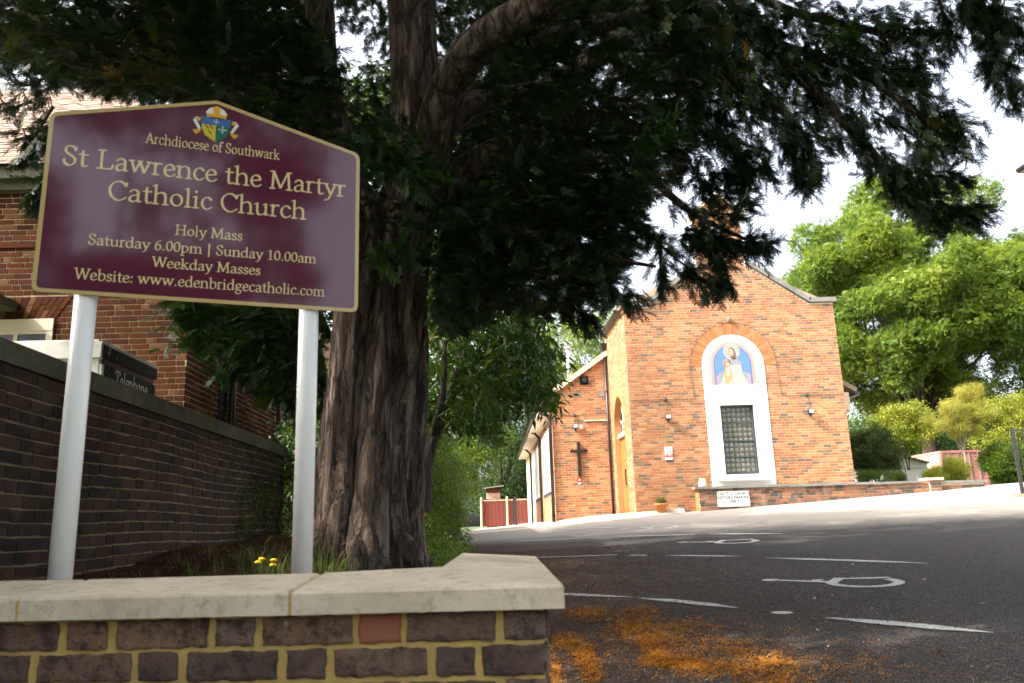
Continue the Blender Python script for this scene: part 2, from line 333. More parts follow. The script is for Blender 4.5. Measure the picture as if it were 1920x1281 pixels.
# ------------------------------------------------ foliage generator: spray prototypes instanced on points
def frames_to_euler(D, U):
    D = D/np.linalg.norm(D, axis=1)[:, None]
    Y = np.cross(U, D); nrm = np.linalg.norm(Y, axis=1); Y[nrm < 1e-4] = (0, 1, 0); Y /= np.linalg.norm(Y, axis=1)[:, None]
    Z = np.cross(D, Y)
    ry = -np.arcsin(np.clip(D[:, 2], -1, 1)); rz = np.arctan2(D[:, 1], D[:, 0]); rx = np.arctan2(Y[:, 2], Z[:, 2])
    return np.stack([rx, ry, rz], 1)
GN = {}
def gn_group(nv):
    if nv in GN: return GN[nv]
    g = bpy.data.node_groups.new('foliage_%d' % nv, 'GeometryNodeTree')
    g.interface.new_socket('Geometry', in_out='INPUT', socket_type='NodeSocketGeometry'); g.interface.new_socket('Geometry', in_out='OUTPUT', socket_type='NodeSocketGeometry')
    N = g.nodes; Lk = g.links.new; gi = N.new('NodeGroupInput'); go = N.new('NodeGroupOutput')
    def attr(name, typ):
        a = N.new('GeometryNodeInputNamedAttribute'); a.data_type = typ; a.inputs['Name'].default_value = name; return a.outputs[0]
    src = attr('src', 'INT'); join = N.new('GeometryNodeJoinGeometry')
    for k in reversed(range(nv)):
        cmp_ = N.new('FunctionNodeCompare'); cmp_.data_type = 'INT'; cmp_.operation = 'EQUAL'; Lk(src, cmp_.inputs[2]); cmp_.inputs[3].default_value = k+1
        sp = N.new('GeometryNodeSeparateGeometry'); sp.domain = 'POINT'; Lk(gi.outputs[0], sp.inputs[0]); Lk(cmp_.outputs[0], sp.inputs[1])
        ti = N.new('GeometryNodeGeometryToInstance'); Lk(sp.outputs[0], ti.inputs[0]); Lk(ti.outputs[0], join.inputs[0])
    cmp_ = N.new('FunctionNodeCompare'); cmp_.data_type = 'INT'; cmp_.operation = 'EQUAL'; Lk(src, cmp_.inputs[2]); cmp_.inputs[3].default_value = 0
    sp = N.new('GeometryNodeSeparateGeometry'); sp.domain = 'POINT'; Lk(gi.outputs[0], sp.inputs[0]); Lk(cmp_.outputs[0], sp.inputs[1])
    ip = N.new('GeometryNodeInstanceOnPoints'); Lk(sp.outputs[0], ip.inputs['Points']); Lk(join.outputs[0], ip.inputs['Instance'])
    ip.inputs['Pick Instance'].default_value = True; Lk(attr('pick', 'INT'), ip.inputs['Instance Index'])
    e2r = N.new('FunctionNodeEulerToRotation'); Lk(attr('rot', 'FLOAT_VECTOR'), e2r.inputs[0]); Lk(e2r.outputs[0], ip.inputs['Rotation'])
    Lk(attr('scl', 'FLOAT'), ip.inputs['Scale']); Lk(ip.outputs[0], go.inputs[0]); GN[nv] = g; return g
def foliage(name, P, D, S, protos, mat, parent=None, kind='stuff', up=None):
    """P points, D spray directions, S scales, protos list of (V, F tris)"""
    P = np.asarray(P, float); n = len(P); D = np.asarray(D, float); S = np.broadcast_to(np.asarray(S, float), (n,))
    U = np.tile([0., 0, 1.], (n, 1)) if up is None else np.asarray(up, float)
    U = U + rng.normal(0, .3, (n, 3)); E = frames_to_euler(D+1e-6, U)
    V = [P]; F = []; src = [np.zeros(n, 'i')]; off = n
    for k, (pv, pf) in enumerate(protos):
        V.append(pv); F.append(pf+off); src.append(np.full(len(pv), k+1, 'i')); off += len(pv)
    me = npmesh(name, np.concatenate(V), np.concatenate(F), mat)
    N = off
    def at(nm, typ, arr, key):
        a = me.attributes.new(nm, typ, 'POINT'); a.data.foreach_set(key, np.ascontiguousarray(arr).ravel())
    z = np.zeros(N-n)
    at('src', 'INT', np.concatenate(src).astype('i'), 'value')
    at('pick', 'INT', np.concatenate([rng.integers(0, len(protos), n), z]).astype('i'), 'value')
    at('scl', 'FLOAT', np.concatenate([S, z+1]).astype('f'), 'value')
    at('rot', 'FLOAT_VECTOR', np.concatenate([E, np.zeros((N-n, 3))]).astype('f'), 'vector')
    o = bpy.data.objects.new(name, me); link(o, parent)
    md = o.modifiers.new('foliage', 'NODES'); md.node_group = gn_group(len(protos))
    if kind: o['kind'] = kind
    return o
def leaf_tris(c, d, nrm, L, W, bend=.0):
    d = d/np.linalg.norm(d); s = np.cross(d, nrm); s /= (np.linalg.norm(s)+1e-9); m = c+d*L*.45 - nrm*bend*L*.1
    V = np.array([c, m+s*W/2, c+d*L-nrm*bend*L*.35, m-s*W/2]); return V, np.array([[0, 1, 2], [0, 2, 3]])
def yew_spray(seed, L=.22, fronds=17, nl=.019):
    r = np.random.default_rng(seed); V = []; F = []; off = 0
    def add(v, f):
        nonlocal off
        V.append(v); F.append(f+off); off += len(v)
    axes = [(np.array([0., 0, 0]), np.array([1., 0, -.05]), L*.75)]
    for i in range(fronds):
        t = (i+.6)/fronds*L*.8; sd = 1 if i % 2 else -1; a = r.uniform(.55, 1.0)
        d = np.array([math.cos(a), sd*math.sin(a), r.uniform(-.35, .1)]); axes.append((np.array([t, 0, -.12*t*t/L]), d, L*r.uniform(.18, .36)*(1-.3*t/L)))
    for p, d, l in axes:
        d = d/np.linalg.norm(d); q = np.array([0, 0, 1.]); s = np.cross(d, q); s /= np.linalg.norm(s)
        n = max(4, int(l/.0068)); 
        tw = np.array([p-s*.0014, p+s*.0014, p+d*l*.95]); add(tw, np.array([[0, 1, 2]]))
        for i in range(n):
            t = (i+.5)/n*l; c = p+d*t; c[2] -= .5*t*t
            for sd in (-1, 1):
                nd = d*.75+s*sd*1.0+q*r.uniform(-.15, .25); nd /= np.linalg.norm(nd); ln = nl*r.uniform(.75, 1.15)*(1-.4*i/n)
                b = d*.0036; add(np.array([c-b, c+b, c+nd*ln]), np.array([[0, 1, 2]]))
    return np.concatenate(V), np.concatenate(F)
def leaf_cluster(seed, n=14, R_=.22, L=.09, W=.035, flat=.5, bend=.6):
    r = np.random.default_rng(seed); V = []; F = []; off = 0
    for i in range(n):
        c = r.normal(0, 1, 3)*R_*.45*np.array([1, 1, flat]); d = r.normal(0, 1, 3); d[0] += .8; d[2] -= .25; nrm = r.normal(0, .6, 3)+np.array([0, 0, 1.]); nrm /= np.linalg.norm(nrm)
        v, f = leaf_tris(c, d, nrm, L*r.uniform(.7, 1.2), W*r.uniform(.8, 1.2), bend); V.append(v); F.append(f+off); off += 4
    return np.concatenate(V), np.concatenate(F)
def pinnate_cluster(seed, n=6, L=.17):
    r = np.random.default_rng(seed); V = []; F = []; off = 0
    for i in range(n):
        c = r.normal(0, .08, 3); d = r.normal(0, 1, 3); d[0] += .7; d[2] -= .2; d /= np.linalg.norm(d); nrm = r.normal(0, .4, 3)+np.array([0, 0, 1.]); s = np.cross(d, nrm); s /= np.linalg.norm(s)
        for k in range(5):
            for sd in (-1, 1):
                v, f = leaf_tris(c+d*L*(k+.6)/5, s*sd+d*.6, nrm, .075, .034, .5); V.append(v); F.append(f+off); off += 4
        v, f = leaf_tris(c+d*L, d, nrm, .08, .034, .5); V.append(v); F.append(f+off); off += 4
    return np.concatenate(V), np.concatenate(F)
YEW = [yew_spray(s) for s in range(5)]
YEWB = [yew_spray(s+20, .42, 16, .036) for s in range(3)]
LEAFY = [leaf_cluster(s) for s in range(4)]
SMALLY = [leaf_cluster(s+40, 26, .2, .05, .024) for s in range(4)]
LONGY = [leaf_cluster(s+9, 9, .22, .15, .042, .6, .8) for s in range(4)]
ASHY = [pinnate_cluster(s+3) for s in range(5)]
def clump(c, r, n, up=.35, squash=.8):
    d = rng.normal(0, 1, (n, 3)); d /= np.linalg.norm(d, axis=1)[:, None]; rr = rng.uniform(.35, 1, n)**.6
    P = np.asarray(c)+d*rr[:, None]*np.array([r, r, r*squash]); D = d+rng.normal(0, .45, (n, 3)); D[:, 2] += up; return P, D
def crown(c, R3, nclump, rc, nper, shell=.55, up=.25):
    PP, DD, CC = [], [], []
    for i in range(nclump):
        d = rng.normal(0, 1, 3); d /= np.linalg.norm(d); rr = rng.uniform(shell, 1)**.7; cc = np.asarray(c)+d*rr*np.asarray(R3); k = rng.uniform(.65, 1.35)
        P, D = clump(cc, rc*k, int(nper*k*k), up, .7); PP.append(P); DD.append(D); CC.append(cc)
    return np.concatenate(PP), np.concatenate(DD), CC
def wob(pts, amp, n=14, seed=0):
    """resample a polyline smoothly (Catmull-Rom) and wobble it"""
    r = np.random.default_rng(seed); p = [np.asarray(q, float) for q in pts]; p = [2*p[0]-p[1]]+p+[2*p[-1]-p[-2]]; out = []
    seg = len(p)-3
    for i in range(n+1):
        t = i/n*seg; k = min(int(t), seg-1); u = t-k; a, b, c, d = p[k:k+4]
        out.append(.5*(2*b+(c-a)*u+(2*a-5*b+4*c-d)*u*u+(3*b-a-3*c+d)*u**3)+(r.normal(0, amp, 3) if 0 < i < n else 0))
    return out

# ------------------------------------------------ terrain
def G(x, y):
    x = np.asarray(x, float); y = np.asarray(y, float); yy = np.minimum(y, 22); a = np.clip(.02+(yy-5)*.002, .02, .054)
    xe = np.clip(x-3.5, -4.5, 12.5)
    return -.37+.049*np.maximum(yy, -8)+a*xe+np.where(x > 3, .004*np.maximum(y-22, 0), 0)
def bed_edge(y): return np.interp(y, [-1, 3.2, 3.8, 12.6, 19, 30], [.1, .05, -.05, -.42, -.55, -.6])
def B(x, y):     # top of the raised planting bed between sign wall, boundary wall and car park
    x = np.asarray(x, float); y = np.asarray(y, float); e = bed_edge(y); d = np.clip((e-x)/1.0, 0, 1)
    h = np.interp(y, [2, 3, 5, 6.4, 9, 14, 22], [.18, .22, .36, .46, .56, .6, .7]); h = np.maximum(h, G(x, y)+.03)
    s = d*d*(3-2*d); far = np.clip((y-9)/6, 0, 1)
    return G(x, y)-.03 + (h+.03-G(x, y))*s*(1-.3*far)+.02*np.sin(x*5+y*3)*s
def sheet(name, xs, ys, fz, mat, parent=None, smooth=True):
    X, Y = np.meshgrid(xs, ys); Z = fz(X, Y); V = np.stack([X, Y, Z], -1).reshape(-1, 3); nx, ny = len(xs), len(ys)
    i = np.arange((nx-1)*(ny-1)); r_, c_ = i//(nx-1), i % (nx-1); a = r_*nx+c_
    me = npmesh(name, V, np.stack([a, a+1, a+nx+1, a+nx], 1), mat)
    if smooth: me.polygons.foreach_set('use_smooth', [True]*len(me.polygons))
    o = bpy.data.objects.new(name, me); link(o, parent); return o
def lin(*a): return np.unique(np.concatenate([np.linspace(*q) for q in a]))
xs = lin((-900, -60, 12), (-60, -8, 14), (-8, 30, 90), (30, 90, 14), (90, 900, 12)); ys = lin((-300, -20, 8), (-20, 60, 120), (60, 120, 12), (120, 1500, 14))
g_ = sheet('ground', xs, ys, lambda x, y: G(x, y)-.03, MAT['verge']); tag(g_, 'low green verge and garden ground around the church and car park', kind='structure')
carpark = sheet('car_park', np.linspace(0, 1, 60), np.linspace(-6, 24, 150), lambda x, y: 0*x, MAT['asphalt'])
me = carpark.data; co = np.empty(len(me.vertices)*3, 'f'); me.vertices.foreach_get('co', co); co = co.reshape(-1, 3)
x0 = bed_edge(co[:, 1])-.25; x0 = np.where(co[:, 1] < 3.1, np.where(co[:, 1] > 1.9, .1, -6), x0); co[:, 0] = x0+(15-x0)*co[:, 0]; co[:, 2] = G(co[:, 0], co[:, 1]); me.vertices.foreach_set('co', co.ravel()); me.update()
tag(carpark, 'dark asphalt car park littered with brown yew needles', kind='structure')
bed = sheet('soil_bed', np.linspace(0, 1, 50), np.linspace(2.15, 24, 120), lambda x, y: 0*x, MAT['soil'])
me = bed.data; co = np.empty(len(me.vertices)*3, 'f'); me.vertices.foreach_get('co', co); co = co.reshape(-1, 3)
co[:, 0] = -2.54+(bed_edge(co[:, 1])+2.54)*co[:, 0]
nz = np.random.default_rng(3).normal(0, .012, len(co)); co[:, 2] = B(co[:, 0], co[:, 1])+nz; me.vertices.foreach_set('co', co.ravel()); me.update()
tag(bed, 'raised bed of brown needle mulch under the yew tree', kind='structure')

# pale concrete apron in front of the annex door
def apron():
    X = np.linspace(-.55, 5.2, 30); Y = np.linspace(0, 1, 12); V = []; 
    for v in Y:
        for x in X:
            y0 = np.interp(x, [-.55, 1, 3, 5.2], [20.1, 20.3, 20.9, 21.6]); y1 = np.interp(x, [-.55, 2.05, 2.1, 3.93, 3.95, 5.2], [45, 45, 25.6, 25.6, 21.98, 21.98]); y = y0+(y1-y0)*v
            V.append((x, y, G(x, y)+.008+.1*min(1, max(0, (x-.5)/2.5))*min(1, v*2)))
    n = len(X); Fq = [(r*n+c, r*n+c+1, (r+1)*n+c+1, (r+1)*n+c) for r in range(11) for c in range(n-1)]
    o = MB().poly(V, Fq).build('path', MAT['concrete']); tag(o, 'pale sunlit concrete path and apron before the church annex', kind='structure')
apron()

def gpoly(pts, lift=.006): return [(x, y, float(G(x, y))+lift) for x, y in pts]
def strip(name, pts, wd, taper=True):
    """painted line following the ground, with slightly ragged edges"""
    wd *= 1.4; pts = [np.array(p, float) for p in pts]; L_ = [0]
    for a, b in zip(pts, pts[1:]): L_.append(L_[-1]+np.linalg.norm(b-a))
    n = max(4, int(L_[-1]/.06)); A = []; 
    for i in range(n+1):
        s = L_[-1]*i/n; k = min(int(np.searchsorted(L_, s, side='right'))-1, len(pts)-2); u = (s-L_[k])/(L_[k+1]-L_[k]); p = pts[k]*(1-u)+pts[k+1]*u
        t = pts[k+1]-pts[k]; t /= np.linalg.norm(t); q = np.array([-t[1], t[0]]); wv = wd*(min(1, .15+3*min(i, n-i)/n) if taper else 1)
        A.append((p+q*(wv/2+random.uniform(-.006, .006)), p-q*(wv/2+random.uniform(-.006, .006))))
    mb = MB(); V = gpoly([tuple(a) for a, b in A]+[tuple(b) for a, b in A]); m = n+1
    mb.poly(V, [(i, m+i, m+i+1, i+1) for i in range(n)]); return mb.build(name, MAT['road_paint'], carpark)
for pts, wd in (([(.2, 8.3), (.68, 7.9), (1.2, 7.46), (1.25, 7.4)], .085), ([(1.28, 7.36), (1.6, 6.98), (1.92, 6.49)], .09), ([(2.08, 6.21), (2.21, 6.11)], .09), ([(2.35, 5.85), (2.7, 5.46), (3.04, 5.04)], .1), ([(3.25, 4.85), (3.9, 4.2)], .1),
                ([(.35, 12.3), (.92, 11.98), (1.78, 11.64)], .07), ([(1.93, 11.43), (2.13, 11.27)], .07), ([(2.35, 11.1), (3.15, 10.32)], .085), ([(3.34, 9.96), (3.95, 9.25), (4.55, 8.5)], .095),
                ([(.3, 16.2), (1.22, 15.77), (2.09, 15.36)], .09), ([(2.3, 15.25), (3.63, 14.4)], .09), ([(3.8, 14.25), (4.79, 13.27)], .09), ([(.6, 19.6), (1.5, 19.22), (3.23, 17.66)], .1), ([(3.4, 17.5), (4.63, 16.4)], .1)):
    strip('bay_line', pts, wd, wd > .08)
def wheelchair(c, ang, s=1.0):
    """accessible bay symbol, head towards local -x"""
    ca, sa = math.cos(ang), math.sin(ang)
    def T(p): return (c[0]+s*(p[0]*ca-p[1]*sa), c[1]+s*(p[0]*sa+p[1]*ca))
    mb = MB()
    def ring(cx, cy, r0, r1, a0, a1, n=26):
        V = gpoly([T((cx+r*math.cos(a), cy+r*math.sin(a))) for r in (r0, r1) for a in np.linspace(a0, a1, n)]); mb.poly(V, [(i, i+1, n+i+1, n+i) for i in range(n-1)])
    def quad(a): mb.poly(gpoly([T(p) for p in a]), [tuple(range(len(a)))])
    quad([(-.62+.085*math.cos(t), -.08+.085*math.sin(t)) for t in np.linspace(0, 2*math.pi, 18)[:-1]])
    quad([(-.53, -.125), (-.53, -.045), (-.06, -.06), (-.06, -.15)])
    quad([(-.24, -.058), (-.24, .06), (-.14, .06), (-.14, -.060)])
    quad([(-.06, -.15), (-.09, .20), (.02, .20), (.04, -.15)])
    quad([(.021, .12), (.021, .20), (.20, .28), (.36, .36), (.42, .28), (.26, .20)])
    ring(.26, -.06, .24, .34, R(-165), R(62))
    return mb.build('wheelchair_symbol', MAT['road_paint'], carpark)
AX = math.atan2(7.31-8.14, 3.73-2.73)
wheelchair((3.22, 7.66), AX, .98); wheelchair((3.58, 12.66), AX+.02, 1.0); wheelchair((3.4, 17.1), AX, 1.0)

# ------------------------------------------------ brickwork
def brick_geo(w, h, d=.03, c=.004, jag=0.0, r=None):
    x, z = w/2, h/2; V = [(-x, 0, -z), (x, 0, -z), (x, 0, z), (-x, 0, z), (-x, -(d-c), -z), (x, -(d-c), -z), (x, -(d-c), z), (-x, -(d-c), z),
                          (-x+c, -d, -z+c), (x-c, -d, -z+c), (x-c, -d, z-c), (-x+c, -d, z-c)]
    if jag and r: V = [(a+r.uniform(-jag, jag), b+(r.uniform(-jag, jag)*.5 if i > 3 else 0), e+r.uniform(-jag, jag)*.7) for i, (a, b, e) in enumerate(V)]
    F = [(8, 9, 10, 11)]+[(4+i, 4+(i+1) % 4, 8+(i+1) % 4, 8+i) for i in range(4)]+[(i, (i+1) % 4, 4+(i+1) % 4, 4+i) for i in range(4)]
    return V, F
def near_brick(w, h, d, seed, c=.005):
    """bevelled brick with chipped, uneven arrises (for the wall right before the camera)"""
    r = random.Random(seed); nx, nz = max(6, int(w/.012)), 6; V = []; F = []
    def e(t): return .004*math.sin(t*61+seed)+.003*math.sin(t*143+seed*3)
    per = [(-w/2+w*i/nx, -h/2) for i in range(nx)]+[(w/2, -h/2+h*i/nz) for i in range(nz)]+[(w/2-w*i/nx, h/2) for i in range(nx)]+[(-w/2, h/2-h*i/nz) for i in range(nz)]
    n = len(per); j = [(1-abs(r.gauss(0, .006))/max(abs(x), .03), 1) for x, z in per]
    for rr, y in ((0, 0), (0, -(d-c)), (c*.8, -(d-c*.3)), (c*1.8, -d)):
        for i, (x, z) in enumerate(per):
            s = 1-rr/(w/2); sz = 1-rr/(h/2); k = r.uniform(-.0012, .0012)+e(x+z)*.35*(1 if y else 1); V.append((x*s+(k if abs(x) > w/2-.001 else 0), y+(r.uniform(-.0008, .0008) if y else 0), z*sz+(k if abs(z) > h/2-.001 else 0)))
    for a in range(3): F += [(a*n+i, a*n+(i+1) % n, (a+1)*n+(i+1) % n, (a+1)*n+i) for i in range(n)]
    F.append(tuple(3*n+i for i in range(n))); return V, F
BC = {}
def brick_mesh(w, h, d, mat, var, jag=.0015):
    key = (round(w, 3), round(h, 3), d, mat, var)
    if key not in BC:
        V, F = brick_geo(w, h, d, .004 if d > .01 else .002, jag, random.Random(var*7+int(w*1000))); mb = MB(); mb.poly(V, F); BC[key] = mb.mesh('brick', MAT[mat])
    return BC[key]
def clip_iv(a, b, ivs):
    return [(max(a, p), min(b, q)) for p, q in ivs if min(b, q)-max(a, p) > .03]
def bond_row(kind, row, u0, u1, L=.225, jit=0, seed=0):
    r = random.Random(seed*1000+row)
    if kind == 'stretch': pat = [L]; off = (row % 2)*L/2 + (r.choice([0, 0, L/4]) if jit else 0)
    elif kind == 'flemish': pat = [L, L/2]; off = (row % 2)*L*.75
    elif kind == 'garden': pat = [L, L, L/2] if r.random() < .7 else [L, L/2]; off = r.uniform(0, L)
    else: pat = [L/2]; off = (row % 2)*L/4
    out = []; u = u0-off; i = r.randrange(len(pat)) if jit else 0
    while u < u1:
        l = pat[i % len(pat)]; i += 1
        if u+l > u0+.03: out.append((max(u, u0), min(u+l, u1)))
        u += l
    return [q for q in out if q[1]-q[0] > .03]
def lay(parent, ox, oy, th, u0, u1, z0, z1, mat, kind='stretch', L=.225, H=.075, joint=.010, d=.012, ivs=None, limit=300, zoff=0, jag=.0015, seed=1, jit=1, name='brick', vis=None, wav=0.0):
    """lay bricks on a wall face; u runs along (cos th, sin th), outward is to the right of u. The largest in view become parts."""
    ca, sa = math.cos(th), math.sin(th); items = []
    row = 0; z = z0
    while z+H <= z1+.02:
        zc = z+H/2; iv = ivs(zc) if ivs else [(u0, u1)]
        for a, b in bond_row(kind, row, u0, u1, L, jit, seed):
            for p, q in clip_iv(a, b, iv): items.append(((p+q)/2, zc, q-p-joint))
        z += H; row += 1
    nrm = np.array([sa, -ca]); r = random.Random(seed)
    def wp(u, zc): return (ox+ca*u, oy+sa*u, zc+zoff+wav*math.sin(u*2.1+1))
    jr = random.Random(seed+7)
    items = [(u, zc+jr.uniform(-jag, jag)*.6, w_) for u, zc, w_ in items]
    def size(it):
        p = np.array(wp(it[0], it[1])); v = EYE-p; D = np.linalg.norm(v); inv = 1 if vis is None or vis(p) else 1e-3
        return inv*it[2]*max(.02, (v[0]*nrm[0]+v[1]*nrm[1])/D)/D**2
    items.sort(key=size, reverse=True)
    for u, zc, w_ in items[:limit]:
        w_ = round(w_*200)/200 if w_ < L*.9-joint and abs(w_-(L/2-joint)) > .002 else w_
        m = brick_mesh(w_, H-joint, d, mat, r.randrange(3), jag)
        inst(name, m, parent, wp(u, zc), th+r.uniform(-1, 1)*jag*2)
    if len(items) > limit:
        mb = MB(); M_ = Matrix.Rotation(th, 4, 'Z')
        for u, zc, w_ in items[limit:]:
            V, F = brick_geo(w_, H-joint, d, .003, jag, r); P = wp(u, zc); mb.poly([tuple(M_ @ Vector(v)+Vector(P)) for v in V], F, r.random()+.001)
        mb.build('brickwork', MAT[mat], parent, kind='stuff')

# ------------------------------------------------ the church
ch = empty('church', (7.0, 22.0, .75), 'orange brick church with a stone-coped gable, bellcote and a white arched window surround', 'church')
FX0, FX1, FY, CX = 3.96, 10.07, 22.0, 6.98
AR, AZ = .885, 4.83                      # arch radius and springing height of the white surround
def rake(x): return 6.66+.70*max(0, min(x-4.62, 9.36-x)) if 4.62 < x < 9.36 else 6.62
mb = MB(); mb.k = 0
WX0, WX1, WZ0, WZ1 = 6.485, 7.43, 1.77, 3.69
for o_ in ([(FX0+.006, .2), (WX0, .2), (WX0, 6.61+(WX0-4.62)*.70), (4.62, 6.61), (FX0+.006, 6.61)], [(WX1, .2), (FX1-.006, .2), (FX1-.006, 6.61), (9.36, 6.61), (WX1, 6.61+(9.36-WX1)*.70)], [(WX0, .2), (WX1, .2), (WX1, WZ0), (WX0, WZ0)], [(WX0, WZ1), (WX1, WZ1), (WX1, 6.61+(9.36-WX1)*.70), (6.99, 8.26), (WX0, 6.61+(WX0-4.62)*.70)]):
    mb.prism([(x, FY, z) for x, z in o_], (0, .34, 0))
mb.box(FX0+.30, FX1-.006, 22.34, 25.9, .2, 6.6)
mb.box(FX0+.006, FX0+.30, 22.34, 23.05, .2, 6.6); mb.box(FX0+.006, FX0+.30, 24.85, 25.9, .2, 6.6)
mb.prism([(FX0+.006, 23.95+.9*math.cos(math.pi*i/20), 3.42+.9*math.sin(math.pi*i/20)) for i in range(21)]+[(FX0+.006, 23.05, 6.6), (FX0+.006, 24.85, 6.6)], (.294, 0, 0))
mb.build('wall', MAT['church_mortar'], ch)
def fac_iv(z):
    lo, hi = FX0, FX1
    if z > 6.60:
        h = (z-6.57)/.70; lo, hi = 4.62+h, 9.36-h
    if hi-lo < .1: return []
    if z < AZ: a, b = CX-AR, CX+AR
    elif z < AZ+1.235: k = math.sqrt(max(0, 1.235**2-(z-AZ)**2)); a, b = CX-k, CX+k
    else: return [(lo, hi)]
    if z < .0: return [(lo, hi)]
    return [(lo, a), (b, hi)]
lay(ch, 0, FY, 0, FX0, FX1, .345, 8.2, 'church_brick', 'stretch', ivs=fac_iv, limit=300, seed=3, d=.005, jag=.0012)
# west side wall of the tower block with the arched door recess
DY0, DY1, DAZ = 23.05, 24.85, 3.42; DYC, DR = (DY0+DY1)/2, (DY1-DY0)/2
def side_iv(z):
    if z < DAZ: return [(-25.6, -DY1), (-DY0, -FY)]
    if z < DAZ+DR+.23:
        k = math.sqrt(max(0, (DR+.23)**2-(z-DAZ)**2)); return [(-25.6, -DYC-k), (-DYC+k, -FY)]
    return [(-25.6, -FY)]
lay(ch, FX0, 0, R(-90), -25.6, -FY, .345, 6.62, 'church_brick', 'stretch', ivs=side_iv, limit=1, seed=5, d=.005)
# voussoirs of the two arches
def voussoirs(cx, cz, r0, n, lens, place, mat):
    r = random.Random(4)
    for i in range(n):
        a0, a1 = math.pi*(i+.0)/n, math.pi*(i+1)/n; rr = r0; seq = lens if i % 2 else lens[::-1]
        for l in seq:
            g = .005; ra, rb = rr+g, rr+l-g; da = g/rr
            q = [(cx+R_*math.cos(a), cz+R_*math.sin(a)) for R_, a in ((ra, a0+da), (rb, a0+da*.8), (rb, a1-da*.8), (ra, a1-da))]
            mb = MB(); mb.hexa([place(u, z, 0) for u, z in q][::-1]+[place(u, z, .012) for u, z in q][::-1]); mb.build('voussoir', MAT[mat], ch); rr += l
voussoirs(CX, AZ, AR+.005, 39, (.115, .225), lambda u, z, d: (u, FY-d, z), 'arch_brick')
voussoirs(DYC, DAZ, DR+.005, 36, (.225,), lambda u, z, d: (FX0-d, u, z), 'arch_brick')
# white arched surround, set just proud, with recess for the mural and window
def arch_pts(r, n=28, z=AZ): return [(CX+r*math.cos(math.pi*i/n), z+r*math.sin(math.pi*i/n)) for i in range(n+1)]
WX0, WX1, WZ0, WZ1 = 6.485, 7.43, 1.77, 3.69
mb = MB(); ZB = .7; o_ = [(CX+AR, ZB)]+arch_pts(AR)+[(CX-AR, ZB)]
mb.k = 0
# surround face built as strips round the window opening
def plate(mb, pts, y0, y1): mb.prism([(x, y0, z) for x, z in pts], (0, y1-y0, 0))
plate(mb, [(CX-AR, ZB), (WX0, ZB), (WX0, WZ1), (CX-AR, WZ1)], FY-.022, FY+.2); plate(mb, [(WX1, ZB), (CX+AR, ZB), (CX+AR, WZ1), (WX1, WZ1)], FY-.022, FY+.2)
plate(mb, [(WX0, ZB), (WX1, ZB), (WX1, WZ0), (WX0, WZ0)], FY-.022, FY+.2); plate(mb, [(CX+AR, WZ1)]+arch_pts(AR)+[(CX-AR, WZ1)], FY-.022, FY+.2)
mb.build('white_surround', MAT['render_white'], ch)
mb = MB(); 
for a, b, c, d in ((WX0-.13, WX0, WZ0-.02, WZ1+.13), (WX1, WX1+.13, WZ0-.02, WZ1+.13), (WX0, WX1, WZ1, WZ1+.13)): mb.box(a, b, FY-.05, FY-.018, c, d)
mb.box(WX0-.17, WX1+.17, FY-.07, FY-.018, WZ1+.13, WZ1+.17); mb.build('window_moulding', MAT['render_white'], ch)
mb = MB(); mb.hexa([(WX0-.25, FY-.16, WZ0-.16), (WX1+.25, FY-.16, WZ0-.16), (WX1+.25, FY-.02, WZ0-.16), (WX0-.25, FY-.02, WZ0-.16), (WX0-.25, FY-.16, WZ0-.05), (WX1+.25, FY-.16, WZ0-.05), (WX1+.25, FY-.02, WZ0-.02), (WX0-.25, FY-.02, WZ0-.02)])
mb.box(WX0-.20, WX1+.20, FY-.10, FY-.02, WZ0-.20, WZ0-.16); mb.build('window_sill', MAT['render_white'], ch)
wn = MB(); 
for a, b, c, d in ((WX0, WX0+.045, WZ0, WZ1), (WX1-.045, WX1, WZ0, WZ1), (WX0+.045, WX1-.045, WZ0, WZ0+.05), (WX0+.045, WX1-.045, WZ1-.05, WZ1)): wn.box(a, b, FY+.05, FY+.10, c, d)
win = wn.build('leaded_window', MAT['frame_slate'], ch)
for z in (2.255, 2.70, 3.19): MB().box(WX0+.045, WX1-.045, FY+.055, FY+.08, z-.011, z+.011).build('saddle_bar', MAT['frame_slate'], win)
MB().box(WX0+.045, WX1-.045, FY+.086, FY+.092, WZ0+.05, WZ1-.05).build('pane', MAT['glass_leaded'], win)
NCX, NRZ = 6, 13; dx = (WX1-WX0-.10)/NCX; dz = (WZ1-WZ0-.10)/NRZ; rm = MB()
rr = min(dx, dz)*.49; n = 12
for (ra, rb, y, k) in ((rr, rr*.84, -.004, 0), (rr*.5, rr*.4, -.004, 0)):
    rm.k = k; rm.poly([(q*math.cos(2*math.pi*i/n), y, q*math.sin(2*math.pi*i/n)) for q in (ra, rb) for i in range(n)], [(i, (i+1) % n, n+(i+1) % n, n+i) for i in range(n)])
rm.k = 1; rm.poly([(rr*.84*math.cos(2*math.pi*i/n), 0, rr*.84*math.sin(2*math.pi*i/n)) for i in range(n)]+[(0, -.012, 0)], [(i, (i+1) % n, n) for i in range(n)])
rme = rm.mesh('roundel', [MAT['lead'], MAT['glass_roundel']])
for i in range(NCX):
    for j in range(NRZ): inst('roundel', rme, win, (WX0+.05+dx*(i+.5), FY+.083, WZ0+.05+dz*(j+.5)), 0, None, 0, random.uniform(0, 6))
